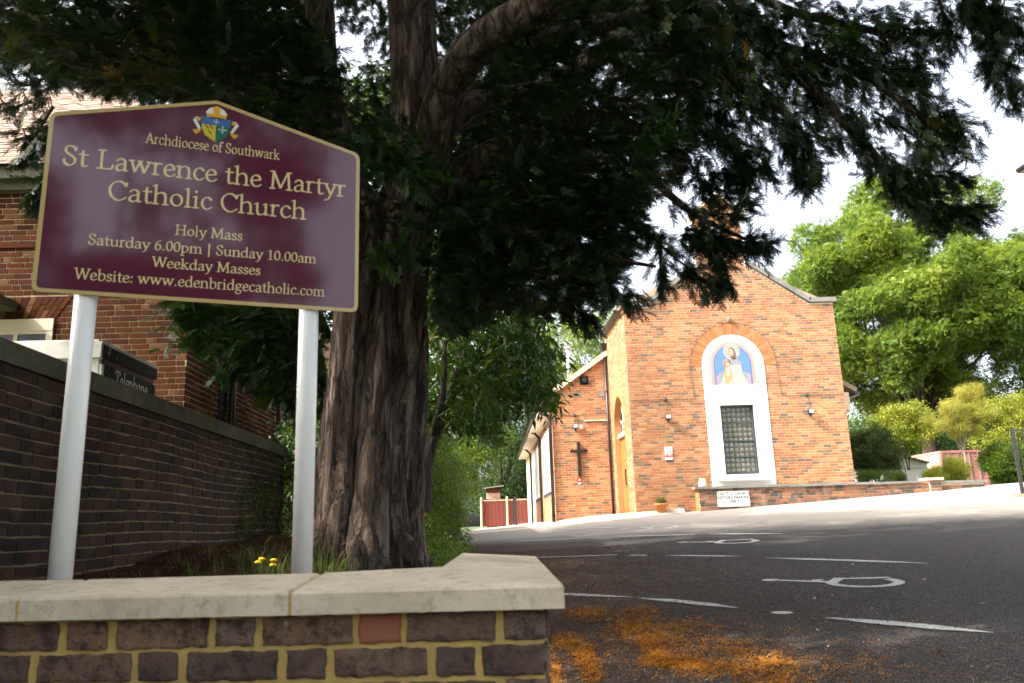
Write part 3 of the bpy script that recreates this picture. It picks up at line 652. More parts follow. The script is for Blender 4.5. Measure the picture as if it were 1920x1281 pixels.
# mural: plain painted tile panel of a robed figure with a child
MM = {}
for k_, c_ in dict(mural_blue=(.10, .25, .62), mural_deep=(.06, .12, .45), mural_cream=(.74, .70, .64), mural_buff=(.66, .47, .33), mural_grey=(.50, .53, .56), mural_mauve=(.58, .42, .52), mural_gold=(.70, .50, .20), mural_green=(.25, .50, .40), mural_hair=(.25, .12, .08), mural_skin=(.72, .52, .42), mural_lilac=(.48, .42, .48)).items():
    m = Mat(k_, .5, .4); p = m.pos(); nz = m.noise(p, 30, 5, .7); br = m.n('ShaderNodeTexBrick'); m.L(m.pos((1, 1, 1)), br.inputs['Vector'])
    c_ = tuple(x*(.72 if 'blue' in k_ or 'deep' in k_ else .52) for x in c_); m.color(m.mix(m.ramp(nz, [(.35, .2), (.65, 0)]), c_, tuple(min(.85, x*.5+.4) for x in c_))); MM[k_] = m.m
names = list(MM); mu = MB(); K = names.index
def mp(pts, key, lay_): mu.k = K(key); mu.poly([(CX-.02+x, FY-.024-.0012*lay_, z) for x, z in pts][::-1], [tuple(range(len(pts)))])
MZ0 = 4.27; ms = MZ0
def arch2(r, z0=ms, zs=4.86, n=20): return [(r, z0)]+[(r*math.cos(math.pi*i/n), zs+r*1.03*math.sin(math.pi*i/n)) for i in range(n+1)]+[(-r, z0)]
def ell(cx, cz, rx, rz, n=18, a0=0, a1=2*math.pi): return [(cx+rx*math.cos(a0+(a1-a0)*i/n), cz+rz*math.sin(a0+(a1-a0)*i/n)) for i in range(n)]
for i, (r, k) in enumerate(((.685, 'mural_grey'), (.655, 'mural_cream'), (.625, 'mural_grey'), (.59, 'mural_buff'), (.545, 'mural_mauve'), (.53, 'mural_deep'), (.505, 'mural_blue'))): mp(arch2(r), k, i)
mp([(-.48, ms), (-.5, 4.50), (-.36, 4.62), (-.2, 4.63), (-.2, ms)], 'mural_mauve', 8); mp([(.18, ms), (.18, 4.66), (.3, 4.64), (.5, 4.54), (.48, ms)], 'mural_mauve', 8)
mp(ell(-.30, 4.46, .09, .13), 'mural_green', 9); mp(ell(.30, 4.48, .08, .13), 'mural_green', 9)
mp(ell(0, 5.22, .235, .235), 'mural_cream', 9); mp(ell(0, 5.22, .20, .20), 'mural_buff', 10); mp(ell(0.01, 5.22, .165, .17), 'mural_cream', 11)
mp([(-.40, ms), (-.26, 4.62), (-.2, 4.84), (-.05, 4.98), (.14, 5.0), (.25, 4.88), (.26, 4.62), (.4, ms)], 'mural_cream', 11)
mp([(-.1, 4.83), (-.1, 4.98), (.02, 5.04), (.14, 5.02), (.25, 4.87), (.25, 4.82)], 'mural_lilac', 12)
mp([(-.12, 5.16), (-.08, 5.31), (.0, 5.36), (.08, 5.31), (.12, 5.18), (.12, 5.02), (.04, 4.98), (-.04, 5.06)], 'mural_hair', 12); mp(ell(-.02, 5.20, .078, .115), 'mural_skin', 13)
for ex in (-.05, .01): mp(ell(ex, 5.215, .012, .007, 8), 'mural_hair', 14)
mp([(-.025, 5.21), (-.035, 5.17), (-.015, 5.17)], 'mural_buff', 14); mp(ell(-.022, 5.135, .018, .006, 8), 'mural_mauve', 14)
mp(ell(-.17, 4.89, .115, .115), 'mural_gold', 12); mp(ell(-.16, 4.87, .085, .088), 'mural_hair', 13); mp(ell(-.145, 4.86, .066, .075), 'mural_skin', 14)
mp([(-.25, 4.33), (-.28, 4.6), (-.22, 4.79), (-.08, 4.8), (-.03, 4.6), (-.05, 4.42), (-.13, 4.3)], 'mural_gold', 13); mp([(-.2, 4.5), (-.17, 4.74), (-.08, 4.79), (-.1, 4.55)], 'mural_cream', 14)
mp([(.02, 4.52), (.02, 4.84), (.2, 4.84), (.24, 4.62), (.14, 4.5)], 'mural_cream', 14); mp([(.1, ms), (.09, 4.84), (.1, 4.84), (.115, ms)], 'mural_grey', 15); mp([(-.05, ms), (-.01, 4.55), (0, 4.55), (-.035, ms)], 'mural_grey', 15)
mu.build('mural', [MM[k] for k in names], ch)
MB().box(CX-.72, CX+.68, FY-.034, FY-.0225, MZ0-.035, MZ0-.001).build('mural_ledge', MAT['render_white'], ch)
# copings of the gable
def cop(name, a, b, y0=FY-.09, y1=FY+.42, t=.13, mat='coping_grey'):
    (xa, za), (xb, zb) = a, b; d = np.array([xb-xa, zb-za]); d = d/np.linalg.norm(d); nn = np.array([-d[1], d[0]])*t
    return MB().prism([(xa, y0, za), (xb, y0, zb), (xb+nn[0], y0, zb+nn[1]), (xa+nn[0], y0, za+nn[1])], (0, y1-y0, 0)).build(name, MAT[mat], ch)
cop('coping_stone', (3.88, 6.625), (4.60, 6.625)); cop('coping_stone', (9.37, 6.625), (10.15, 6.625))
def seg(a, b, i, n, g=.006): a, b = np.array(a), np.array(b); return tuple(a+(b-a)*(i/n)+(b-a)/np.linalg.norm(b-a)*g), tuple(a+(b-a)*((i+1)/n))
for i in range(4):
    p, q = seg((9.36, 6.63), (7.62, 7.84), i, 4); cop('coping_stone', q, p); p, q = seg((4.61, 6.63), (6.32, 7.83), i, 4); cop('coping_stone', p, q)
# bellcote
BX0, BX1, OX0, OX1 = 6.33, 7.60, 6.755, 7.175
bc = MB(); 
for a, b in ((BX0, OX0), (OX1, BX1)): bc.box(a, b, FY+.02, FY+.58, 7.5, 9.1)
bc.box(OX0, OX1, FY+.02, FY+.58, 7.5, 8.35)
oc = (OX0+OX1)/2; orr = (OX1-OX0)/2; n = 10
for i in range(n):
    a0, a1 = math.pi*i/n, math.pi*(i+1)/n; p0 = (oc+orr*math.cos(a0), 9.0+orr*math.sin(a0)); p1 = (oc+orr*math.cos(a1), 9.0+orr*math.sin(a1)); bc.prism([(p1[0], FY+.02, p1[1]), (p0[0], FY+.02, p0[1]), (p0[0], FY+.02, 9.46), (p1[0], FY+.02, 9.46)], (0, .56, 0))
bc.box(BX0, OX0, FY+.02, FY+.58, 9.1, 9.46); bc.box(OX1, BX1, FY+.02, FY+.58, 9.1, 9.46)
bc.prism([(BX0, FY+.02, 9.46), (BX1, FY+.02, 9.46), ((BX0+BX1)/2, FY+.02, 9.98)], (0, .56, 0))
bell = bc.build('bellcote', MAT['church_mortar'], ch)
def bell_iv(z):
    if z > 9.46: k = (z-9.44)/.52*.635; return [(BX0+k, BX1-k)]
    if z > 8.35:
        if z < 9.0: return [(BX0, OX0), (OX1, BX1)]
        if z < 9.0+orr: k = math.sqrt(orr**2-(z-9)**2); return [(BX0, oc-k), (oc+k, BX1)]
    return [(BX0, BX1)]
lay(bell, 0, FY+.02, 0, BX0, BX1, 7.65, 9.95, 'church_brick', 'stretch', ivs=bell_iv, limit=60, seed=9, d=.005)
lay(bell, BX0, 0, R(-90), -FY-.58, -FY-.02, 7.65, 9.44, 'church_brick', 'stretch', limit=20, seed=19, d=.005)
lay(bell, OX1, 0, R(-90), -FY-.58, -FY-.02, 8.4, 9.0, 'church_brick', 'stretch', limit=20, seed=21, d=.006)
xm = (BX0+BX1)/2
for a, b in (((BX0-.13, 9.37), (xm, 9.99)), ((xm, 9.99), (BX1+.13, 9.37))): cop('bellcote_coping', a, b, FY-.06, FY+.66, .10, 'coping_cream')
# verge tiles / roof of the tower block and flat coping along the west wall top
MB().prism([(FX0-.14, FY+.34, 6.62), (FX0-.14, FY+.34, 6.70), (6.99, FY+.34, 8.22), (FX1+.1, FY+.34, 6.70), (FX1+.1, FY+.34, 6.62)], (0, 3.6, 0)).build('roof', MAT['annex_tile'], ch)
MB().box(FX0-.10, FX0+.0, FY+.42, 25.7, 6.60, 6.66).build('eaves_board', MAT['coping_grey'], ch)
MB().tube([(FX0-.16, FY+.45, 6.62), (FX0-.16, 25.7, 6.66)], .045, 8).build('gutter', MAT['black_iron'], ch)
# door recess
rc = MB(); dpth = .28
N = 24; arc = [(DYC+(DR-.004)*math.cos(math.pi*i/N), DAZ+(DR-.004)*math.sin(math.pi*i/N)) for i in range(N+1)]; ring = [(DY1-.004, .7)]+arc+[(DY0+.004, .7)]
rv = [(FX0-.012, y, z) for y, z in ring]+[(FX0+.21, y, z) for y, z in ring]; m_ = len(ring); rc.poly(rv, [(i, m_+i, m_+i+1, i+1) for i in range(m_-1)])
rc.build('arch_reveal', MAT['arch_brick'], ch)
dr = MB(); dr.box(FX0+.17, FX0+.21, DY0+.006, DY1-.006, .80, 3.12); door = dr.build('door', MAT['oak'], ch)
for lf in range(2):
    y0 = DY0+.06+lf*.86; 
    for (za, zb) in ((.92, 1.5), (1.62, 2.3), (2.42, 3.0)):
        for k in range(2): MB().box(FX0+.150, FX0+.1695, y0+.06+k*.39, y0+.40+k*.39, za, zb).build('door_panel', MAT['oak'], door)
for y in (DYC-.06, DYC+.06): MB().tube([(FX0+.16, y, 1.65), (FX0+.10, y, 1.68), (FX0+.10, y, 2.12), (FX0+.16, y, 2.15)], .012, 6).build('door_handle', MAT['black_iron'], door)
MB().box(FX0+.08, FX0+.21, DY0+.006, DY1-.006, 3.125, 3.25).build('door_lintel', MAT['coping_cream'], ch)
fl = MB(); fl.poly([(FX0+.20, y, z) for y, z in [(DY1, 3.25)]+[(DY1, DAZ)]+arc+[(DY0, 3.25)]], [tuple(range(N+4))]); fan = fl.build('fanlight', MAT['dark_glass'], ch)
for i in range(5):
    a = math.pi*(i+.5)/5; MB().tube([(FX0+.18, DYC, 3.3), (FX0+.18, DYC+DR*.97*math.cos(a), DAZ+DR*.95*math.sin(a))], .016, 6).build('glazing_bar', MAT['paint_cream'], fan)
MB().tube([(FX0+.18, y, z) for y, z in [(DYC+DR*.55*math.cos(math.pi*i/10), DAZ-.1+DR*.55*math.sin(math.pi*i/10)) for i in range(11)]], .014, 6).build('glazing_bar', MAT['paint_cream'], fan)
# annex to the west
AY, AX0, AX1, AE = 25.6, 2.07, 3.96, 45.0
mb = MB(); mb.prism([(AX0+.006, AY, .2), (AX1, AY, .2), (AX1, AY, 5.98), (AX0+.006, AY, 4.70)], (0, .3, 0)); mb.box(AX0+.006, AX1, AY+.3, AE, .2, 4.2); mb.prism([(AX0+.006, AY+.3, 4.2), (AX1, AY+.3, 4.2), (AX1, AY+.3, 5.9), (AX0+.006, AY+.3, 4.62)], (0, AE-AY-.3, 0))
mb.build('annex_wall', MAT['church_mortar'], ch)
def ax_iv(z): return [(AX0, AX1)] if z < 4.66 else [(AX0+(z-4.66)/.68, AX1)]
lay(ch, 0, AY, 0, AX0, AX1, .345, 5.95, 'church_brick', 'stretch', ivs=ax_iv, limit=1, seed=13, d=.005)
def asw(z): return [(-37.0, -AY)] if not 1.66 < z < 3.80 else [(-37, -36.6), (-31.9, -30.9)] + [(-26.6, -AY)]
lay(ch, AX0, 0, R(-90), -37, -AY, .345, 4.12, 'church_brick', 'stretch', ivs=asw, limit=1, seed=15, d=.005)
# annex lean-to roof, verge, soffit, gutters
sl_ = (6.02-4.72)/(AX1-AX0)
rf = MB(); rf.prism([(1.62, AY-.1, 4.28), (AX1, AY-.1, 6.02+.02), (AX1, AY-.1, 6.10), (1.62, AY-.1, 4.36)], (0, AE-AY, 0)); rf = rf.build('annex_roof', MAT['annex_tile'], ch)
MB().prism([(AX0-.08, AY-.13, 4.60), (AX1, AY-.13, 5.95), (AX1, AY-.13, 6.14), (AX0-.08, AY-.13, 4.79)], (0, .10, 0)).build('verge_tiles', MAT['coping_cream'], ch)
MB().box(1.66, AX0, AY+.2, AE-1, 4.12, 4.16).build('soffit', MAT['paint_cream'], ch)
MB().box(1.62, 1.655, AY+.0, AE-1, 4.10, 4.30).build('fascia', MAT['paint_cream'], ch)
MB().tube([(1.57, AY+.0, 4.25), (1.57, AE-1, 4.22)], .06, 8).build('gutter', MAT['black_iron'], ch)
def pipe(pts, r=.042, clips=()):
    o = MB().tube(pts, r, 10).build('downpipe', MAT['black_iron'], ch, True)
    for c in clips: MB().lathe(c, [(r+.012, -.03), (r+.012, .03)], 10).build('pipe_collar', MAT['black_iron'], o)
pipe([(1.57, AY+.1, 4.2), (1.7, AY+.05, 4.12), (1.95, AY-.02, 4.0), (1.98, AY-.05, 3.8), (1.98, AY-.05, .66)], .055, [(1.98, AY-.05, 2.2), (1.98, AY-.05, .85)])
pipe([(1.57, 31.3, 4.2), (1.8, 31.3, 4.1), (1.98, 31.3, 3.9), (1.98, 31.3, .6)], .055, [(1.98, 31.3, 2.3)])
pipe([(1.57, 38.4, 4.2), (1.8, 38.4, 4.1), (1.98, 38.4, 3.9), (1.98, 38.4, .6)], .055)
pipe([(3.87, AY-.08, 6.15), (3.87, AY-.08, .8)], .04, [(3.87, AY-.08, 4.75), (3.87, AY-.08, 2.5)])
hp = MB(); hp.hexa([(3.81, AY-.14, 6.1), (3.93, AY-.14, 6.1), (3.93, AY-.03, 6.1), (3.81, AY-.03, 6.1), (3.75, AY-.2, 6.3), (3.955, AY-.2, 6.3), (3.955, AY-.01, 6.3), (3.75, AY-.01, 6.3)]); hp.box(3.74, 3.957, AY-.21, AY-.005, 6.3, 6.34); hp.build('hopper', MAT['black_iron'], ch)
# big white annex windows
for y0, y1 in ((26.6, 30.9), (31.9, 36.6)):
    wf = MB(); wf.box(AX0-.02, AX0+.004, y0, y1, 1.70, 3.80); wo = wf.build('annex_window', MAT['render_white'], ch)
    k = 6; 
    for i in range(k):
        a = y0+(y1-y0)*i/k; MB().box(AX0-.024, AX0-.0205, a+.09, a+(y1-y0)/k-.09, 1.84, 3.68).build('pane', MAT['lamp_face'], wo)
        MB().box(AX0-.05, AX0-.0245, a-.03, a+.03, 1.7, 3.8).build('mullion', MAT['render_white'], wo)
    for i in range(4):
        a = y0+.4+i*1.0; MB().box(AX0-.06, AX0-.01, a, a+.35, 1.56, 1.66).build('vent_brick', MAT['ink_grey'], ch)
for z in (3.2, 1.6): pass
# details on the annex front
for x in (2.92, 3.70): MB().box(x-.11, x+.11, AY-.016, AY-.002, 4.60, 4.77).build('air_brick', MAT['coping_grey'], ch)
fv = MB(); fv.box(3.02, 3.30, AY-.03, AY-.002, 5.0, 5.28); fv = fv.build('flue_vent', MAT['phone_black'], ch); MB().tube([(3.16, AY-.03, 5.14), (3.16, AY-.14, 5.14)], .085, 14).build('vent_nozzle', MAT['black_iron'], fv)
ft = [(2.80, 26.6, 5.0), (2.80, 26.6, 6.45)]; fo = MB().tube(ft, .085, 14).build('flue_pipe', MAT['steel'], ch, True); MB().lathe((2.80, 26.6, 6.42), [(.11, 0), (.12, .05), (.09, .12), (.12, .14), (.11, .24)], 16).build('flue_cowl', MAT['steel'], fo, True)
MB().tube([(2.33, 26.2, 4.7), (2.33, 26.2, 5.02)], .05, 10).build('vent_pipe', MAT['coping_green'], ch)
MB().box(3.1, 3.9, AY-.05, AY-.01, 3.80, 3.835).build('rail', MAT['coping_cream'], ch)
# aisle to the east, set back
mb = MB(); mb.box(FX1-.2, 11.72, 25.6, 40, .3, 4.55); mb.box(11.60, 11.80, 25.45, 40, 3.9, 4.5); mb.build('aisle_wall', MAT['church_mortar'], ch)
lay(ch, 0, 25.6, 0, 10.0, 11.72, .6, 4.52, 'church_brick', 'stretch', limit=1, seed=23, d=.005)
MB().prism([(10.0, 25.35, 5.75), (10.0, 25.35, 5.9), (12.06, 25.35, 4.62), (12.02, 25.35, 4.48)], (0, 14, 0)).build('aisle_roof', MAT['tile_brown'], ch)
MB().box(11.95, 12.10, 25.3, 40, 4.38, 4.50).build('gutter', MAT['black_iron'], ch)
# cables, sockets, floodlights
cb = MB()
def cable(pts, r=.0065): return MB().tube(pts, r, 5).build('cable', MAT['ink_grey'], ch)
yf = FY-.022
cable([(x, yf, 3.90+.006*math.sin(x*3)) for x in np.linspace(3.99, 5.78, 8)]+[(5.80, yf, 4.0), (5.74, yf, 4.5), (5.735, yf, 4.86)]+[(CX+1.245*math.cos(a), yf, AZ+1.245*math.sin(a)) for a in np.linspace(math.pi-.02, .02, 24)]+[(8.24, yf, 4.5), (8.26, yf, 4.05), (8.32, yf, 3.93)]+[(x, yf, 3.92+.006*math.sin(x*2)) for x in np.linspace(8.4, 10.05, 8)])
cable([(2.2, AY-.02, 4.02), (2.9, AY-.02, 4.0), (3.8, AY-.02, 4.05)])
for x, z, y in ((4.97, 3.9, FY), (8.98, 3.93, FY), (2.78, 4.01, AY)):
    MB().lathe((x, y-.03, z-.045), [(.02, 0), (.05, .02), (.05, .07), (.02, .09)], 10).build('junction_box', MAT['ink_grey'], ch)
for x, y, z in ((5.0, FY, 3.36), (9.02, FY, 3.40), (2.80, AY, 3.60)):
    cable([(x-.02, y-.022, z+.5), (x+.02, y-.022, z+.3), (x, y-.022, z+.1)], .006)
    f = MB(); f.hexa([(x-.085, y-.16, z-.02), (x+.085, y-.16, z-.02), (x+.07, y-.07, z-.04), (x-.07, y-.07, z-.04), (x-.085, y-.13, z+.11), (x+.085, y-.13, z+.11), (x+.07, y-.06, z+.09), (x-.07, y-.06, z+.09)]); f.box(x-.02, x+.02, y-.08, y-.012, z-.10, z-.03); f = f.build('floodlight', MAT['black_iron'], ch)
    MB().hexa([(x-.065, y-.163, z-.005), (x+.065, y-.163, z-.005), (x+.065, y-.158, z-.005), (x-.065, y-.158, z-.005), (x-.065, y-.139, z+.095), (x+.065, y-.139, z+.095), (x+.065, y-.134, z+.095), (x-.065, y-.134, z+.095)]).build('lamp_face', MAT['lamp_face'], f)
MB().lathe((3.0, AY-.05, 3.56), [(.045, 0), (.05, .06), (.03, .11)], 10).build('sensor', MAT['render_white'], ch)
MB().lathe((6.97, FY-.05, 6.14), [(.02, -.06), (.055, -.02), (.06, .04), (.04, .08)], 10).build('sensor', MAT['coping_grey'], ch)
# black wooden cross hung on the annex
cr = empty('wall_cross', (2.87, AY-.06, 2.05), 'black timber cross hung on the brick front of the church annex', 'cross')
MB().box(2.82, 2.92, AY-.08, AY-.02, 2.05, 3.12).box(2.835, 2.905, AY-.08, AY-.02, 3.12, 3.15).build('upright', MAT['black_iron'], cr)
MB().box(2.60, 3.14, AY-.095, AY-.0805, 2.80, 2.89).box(2.585, 2.6, AY-.09, AY-.082, 2.815, 2.875).box(3.14, 3.155, AY-.09, AY-.082, 2.815, 2.875).build('crossbar', MAT['black_iron'], cr)

# low brick wall and its stone coping before the church
lw = empty('low_wall', (9.3, 21.65, .9), 'low old brick wall with grey stone coping rising to meet the drive beside the church', 'garden wall')
LY = 21.62; ZT = 1.375
mb = MB(); mb.box(5.60, 11.9, LY, LY+.25, .2, ZT); mb.box(5.60, 5.95, LY+.25, FY-.03, .2, ZT); mb.box(11.9, 12.22, LY-.05, LY+.3, .4, ZT+.06); mb.box(12.22, 13.5, LY+.12, LY+.35, .4, ZT-.03); mb.build('mortar', MAT['church_mortar'], lw)
def lw_iv(z): return [(x, x+.45) for x in np.arange(5.6, 11.9, .45) if float(G(x+.2, LY)) < z+.05]
lay(lw, 0, LY, 0, 5.6, 11.9, .545, ZT, 'low_brick', 'garden', limit=230, seed=31, d=.012, jag=.003, wav=.008)
lay(lw, 5.6, 0, R(-90), -FY, -LY, .545, ZT, 'arch_brick', 'stretch', limit=20, seed=32, d=.012)
lay(lw, 0, LY-.05, 0, 11.9, 12.22, .845, ZT+.05, 'low_brick', 'stretch', limit=20, seed=33, d=.012, jag=.003)
lay(lw, 0, LY+.12, 0, 12.22, 13.5, .845, ZT-.03, 'low_brick', 'garden', limit=40, seed=34, d=.012, jag=.003)
xs_ = [5.50, 6.55, 8.05, 9.3, 10.45, 11.75]
for i, (a, b) in enumerate(zip(xs_, xs_[1:])):
    dz_ = random.uniform(-.006, .006)+(.02 if i < 2 else 0); MB().hexa([(a+.004, LY-.06, ZT+dz_), (b-.004, LY-.06, ZT+dz_+random.uniform(-.008, .008)), (b-.004, LY+.34, ZT+dz_), (a+.004, LY+.34, ZT+dz_), (a+.004, LY-.06, ZT+.06+dz_), (b-.004, LY-.06, ZT+.06+dz_), (b-.004, LY+.34, ZT+.075+dz_), (a+.004, LY+.34, ZT+.075+dz_)]).build('coping_stone', MAT['coping_grey'], lw)
MB().box(11.83, 12.28, LY-.1, LY+.36, ZT+.06, ZT+.13).build('coping_stone', MAT['coping_cream'], lw)
for a, b in ((12.29, 12.9), (12.91, 13.56)): MB().box(a, b, LY+.07, LY+.4, ZT-.03, ZT+.04).build('coping_stone', MAT['coping_grey'], lw)

# ------------------------------------------------ broad-nib serif lettering built as mesh
def loop(cx, cy, rx, ry, n=20): return ('l', [(cx+rx*math.cos(2*math.pi*i/n), cy+ry*math.sin(2*math.pi*i/n)) for i in range(n+1)])
def fs(x, y=.017, w=.17): return ('l', [(x-w/2, y), (x+w/2, y)])
def flag(x, y): return ('l', [(x-.085, y-.035), (x, y)])
GLY = {
 'A': (.70, [('l', [(.09, .02), (.35, .70)]), ('l', [(.34, .69), (.61, .02)]), ('l', [(.18, .24), (.52, .24)]), fs(.09, w=.16), fs(.61, w=.19)]),
 'r': (.39, [('l', [(.12, .02), (.12, .45)]), ('s', [(.12, .30), (.18, .41), (.26, .455), (.345, .43)]), fs(.13, w=.21), flag(.12, .455)]),
 'c': (.45, [('s', [(.40, .37), (.32, .45), (.21, .45), (.11, .37), (.07, .23), (.11, .08), (.22, .01), (.33, .03), (.41, .09)])]),
 'h': (.60, [('l', [(.12, .02), (.12, .72)]), ('s', [(.12, .33), (.22, .42), (.34, .455), (.44, .40), (.47, .28)]), ('l', [(.47, .30), (.47, .02)]), fs(.12, w=.18), fs(.47, w=.18), flag(.12, .72)]),
 'd': (.58, [('s', [(.44, .36), (.33, .45), (.21, .44), (.11, .36), (.07, .22), (.12, .07), (.23, .01), (.34, .05), (.44, .13)]), ('l', [(.44, .72), (.44, .04)]), flag(.44, .72), ('l', [(.44, .02), (.52, .045)])]),
 'i': (.29, [('l', [(.13, .02), (.13, .45)]), fs(.13, w=.18), flag(.13, .455), ('d', (.13, .63, .055))]),
 'o': (.54, [loop(.265, .23, .195, .215)]),
 'e': (.47, [('l', [(.08, .225), (.40, .275)]), ('s', [(.40, .275), (.37, .39), (.27, .455), (.16, .42), (.08, .31), (.07, .19), (.13, .06), (.25, .01), (.36, .04), (.43, .10)])]),
 's': (.40, [('s', [(.33, .36), (.27, .44), (.17, .45), (.09, .38), (.11, .29), (.21, .235), (.31, .17), (.33, .08), (.25, .015), (.15, .01), (.06, .09)])]),
 'f': (.33, [('s', [(.38, .665), (.31, .72), (.21, .70), (.15, .60), (.14, .45)]), ('l', [(.14, .47), (.14, .02)]), ('l', [(.04, .44), (.30, .44)]), fs(.14, w=.2)]),
 'S': (.53, [('s', [(.43, .56), (.37, .67), (.25, .705), (.13, .65), (.10, .53), (.17, .43), (.29, .36), (.41, .28), (.44, .16), (.35, .03), (.21, -.0), (.08, .09)]), ('l', [(.43, .55), (.44, .67)]), ('l', [(.08, .09), (.065, .20)])]),
 'u': (.60, [('l', [(.12, .45), (.12, .16)]), ('s', [(.12, .17), (.15, .05), (.24, .01), (.35, .05), (.45, .13)]), ('l', [(.45, .45), (.45, .03)]), flag(.12, .45), flag(.45, .45), ('l', [(.45, .02), (.53, .045)])]),
 't': (.35, [('l', [(.15, .58), (.15, .12)]), ('s', [(.15, .13), (.18, .03), (.25, .01), (.32, .05)]), ('l', [(.04, .44), (.31, .44)])]),
 'w': (.80, [('l', [(.08, .44), (.22, .03)]), ('l', [(.22, .03), (.38, .43)]), ('l', [(.38, .43), (.54, .03)]), ('l', [(.54, .03), (.71, .44)]), fs(.09, .444, .16), fs(.38, .444, .12), fs(.71, .444, .15)]),
 'a': (.50, [('s', [(.09, .36), (.16, .44), (.27, .45), (.355, .38), (.365, .28)]), ('l', [(.365, .29), (.365, .09)]), ('s', [(.365, .10), (.39, .02), (.46, .04)]), ('s', [(.365, .265), (.23, .25), (.11, .19), (.075, .10), (.13, .015), (.24, .02), (.365, .11)])]),
 'k': (.57, [('l', [(.12, .02), (.12, .72)]), ('l', [(.13, .22), (.41, .44)]), ('l', [(.22, .28), (.46, .02)]), fs(.12, w=.18), fs(.41, .444, .16), fs(.48, w=.16), flag(.12, .72)]),
 'L': (.61, [('l', [(.17, .02), (.17, .69)]), ('l', [(.17, .02), (.52, .02)]), ('l', [(.52, .02), (.56, .18)]), fs(.17, .685, .24), fs(.12, w=.16)]),
 'n': (.60, [('l', [(.12, .02), (.12, .45)]), ('s', [(.12, .33), (.22, .42), (.34, .455), (.44, .40), (.47, .28)]), ('l', [(.47, .30), (.47, .02)]), fs(.12, w=.18), fs(.47, w=.18), flag(.12, .455)]),
 'M': (.95, [('l', [(.14, .02), (.18, .69)]), ('l', [(.18, .69), (.46, .06)]), ('l', [(.46, .06), (.74, .69)]), ('l', [(.75, .69), (.80, .02)]), fs(.14, w=.18), fs(.80, w=.2), fs(.13, .685, .12), fs(.80, .685, .12)]),
 'y': (.53, [('l', [(.08, .44), (.28, .03)]), ('s', [(.46, .44), (.28, .02), (.19, -.15), (.06, -.21)]), fs(.09, .444, .16), fs(.45, .444, .15)]),
 'C': (.69, [('s', [(.62, .55), (.50, .67), (.36, .70), (.20, .63), (.09, .48), (.08, .30), (.16, .12), (.32, .01), (.48, .02), (.63, .12)]), ('l', [(.62, .54), (.635, .67)])]),
 'l': (.29, [('l', [(.13, .02), (.13, .72)]), fs(.13, w=.18), flag(.13, .72)]),
 'H': (.82, [('l', [(.17, .02), (.17, .69)]), ('l', [(.65, .02), (.65, .69)]), ('l', [(.17, .36), (.65, .36)])]+[fs(x, y, .23) for x in (.17, .65) for y in (.017, .685)]),
 'm': (.88, [('l', [(.12, .02), (.12, .45)]), ('s', [(.12, .33), (.21, .42), (.32, .455), (.41, .40), (.44, .28)]), ('l', [(.44, .30), (.44, .02)]), ('s', [(.44, .33), (.53, .42), (.64, .455), (.73, .40), (.76, .28)]), ('l', [(.76, .30), (.76, .02)]), fs(.12, w=.17), fs(.44, w=.17), fs(.76, w=.17), flag(.12, .455)]),
 'W': (.98, [('l', [(.09, .69), (.29, .03)]), ('l', [(.29, .03), (.50, .66)]), ('l', [(.50, .66), (.70, .03)]), ('l', [(.70, .03), (.91, .69)]), fs(.09, .685, .18), fs(.49, .685, .14), fs(.91, .685, .16)]),
 'b': (.56, [('l', [(.12, .72), (.12, .05)]), ('s', [(.12, .33), (.23, .43), (.36, .44), (.46, .34), (.48, .22), (.43, .08), (.31, .01), (.20, .01), (.12, .06)]), flag(.12, .72)]),
 'g': (.52, [loop(.24, .31, .15, .135), ('l', [(.36, .40), (.49, .44)]), ('s', [(.14, .20), (.09, .13), (.15, .06), (.33, .03), (.43, -.05), (.38, -.17), (.22, -.22), (.08, -.17), (.07, -.08), (.16, .02)])]),
 'p': (.58, [('l', [(.13, .45), (.13, -.22)]), ('s', [(.13, .33), (.24, .43), (.36, .44), (.47, .34), (.49, .22), (.44, .08), (.32, .01), (.21, .01), (.13, .06)]), fs(.13, -.22, .2), flag(.13, .455)]),
 'T': (.66, [('l', [(.06, .68), (.60, .68)]), ('l', [(.33, .68), (.33, .02)]), ('l', [(.06, .68), (.05, .54)]), ('l', [(.60, .68), (.61, .54)]), fs(.33, w=.23)]),
 '0': (.50, [loop(.25, .34, .185, .325)]),
 '6': (.50, [('s', [(.42, .67), (.28, .61), (.15, .46), (.08, .27), (.12, .08), (.25, .01), (.38, .08), (.42, .21), (.36, .35), (.25, .39), (.11, .30)])]),
 '1': (.50, [('l', [(.26, .02), (.26, .67)]), ('l', [(.12, .60), (.26, .67)]), fs(.26, w=.24)]),
 '.': (.25, [('d', (.12, .05, .058))]), ':': (.25, [('d', (.12, .05, .058)), ('d', (.12, .38, .058))]),
 '|': (.40, [('l', [(.2, -.16), (.2, .74)])]), ' ': (.27, [])}
def spline(p, n=6):
    p = [np.array(q) for q in p]; p = [2*p[0]-p[1]]+p+[2*p[-1]-p[-2]]; out = []
    for k in range(1, len(p)-2):
        a, b, c, d = p[k-1:k+3]
        for i in range(n): u = i/n; out.append(.5*(2*b+(c-a)*u+(2*a-5*b+4*c-d)*u*u+(3*b-a-3*c+d)*u**3))
    out.append(p[-2]); return out
GC = {}
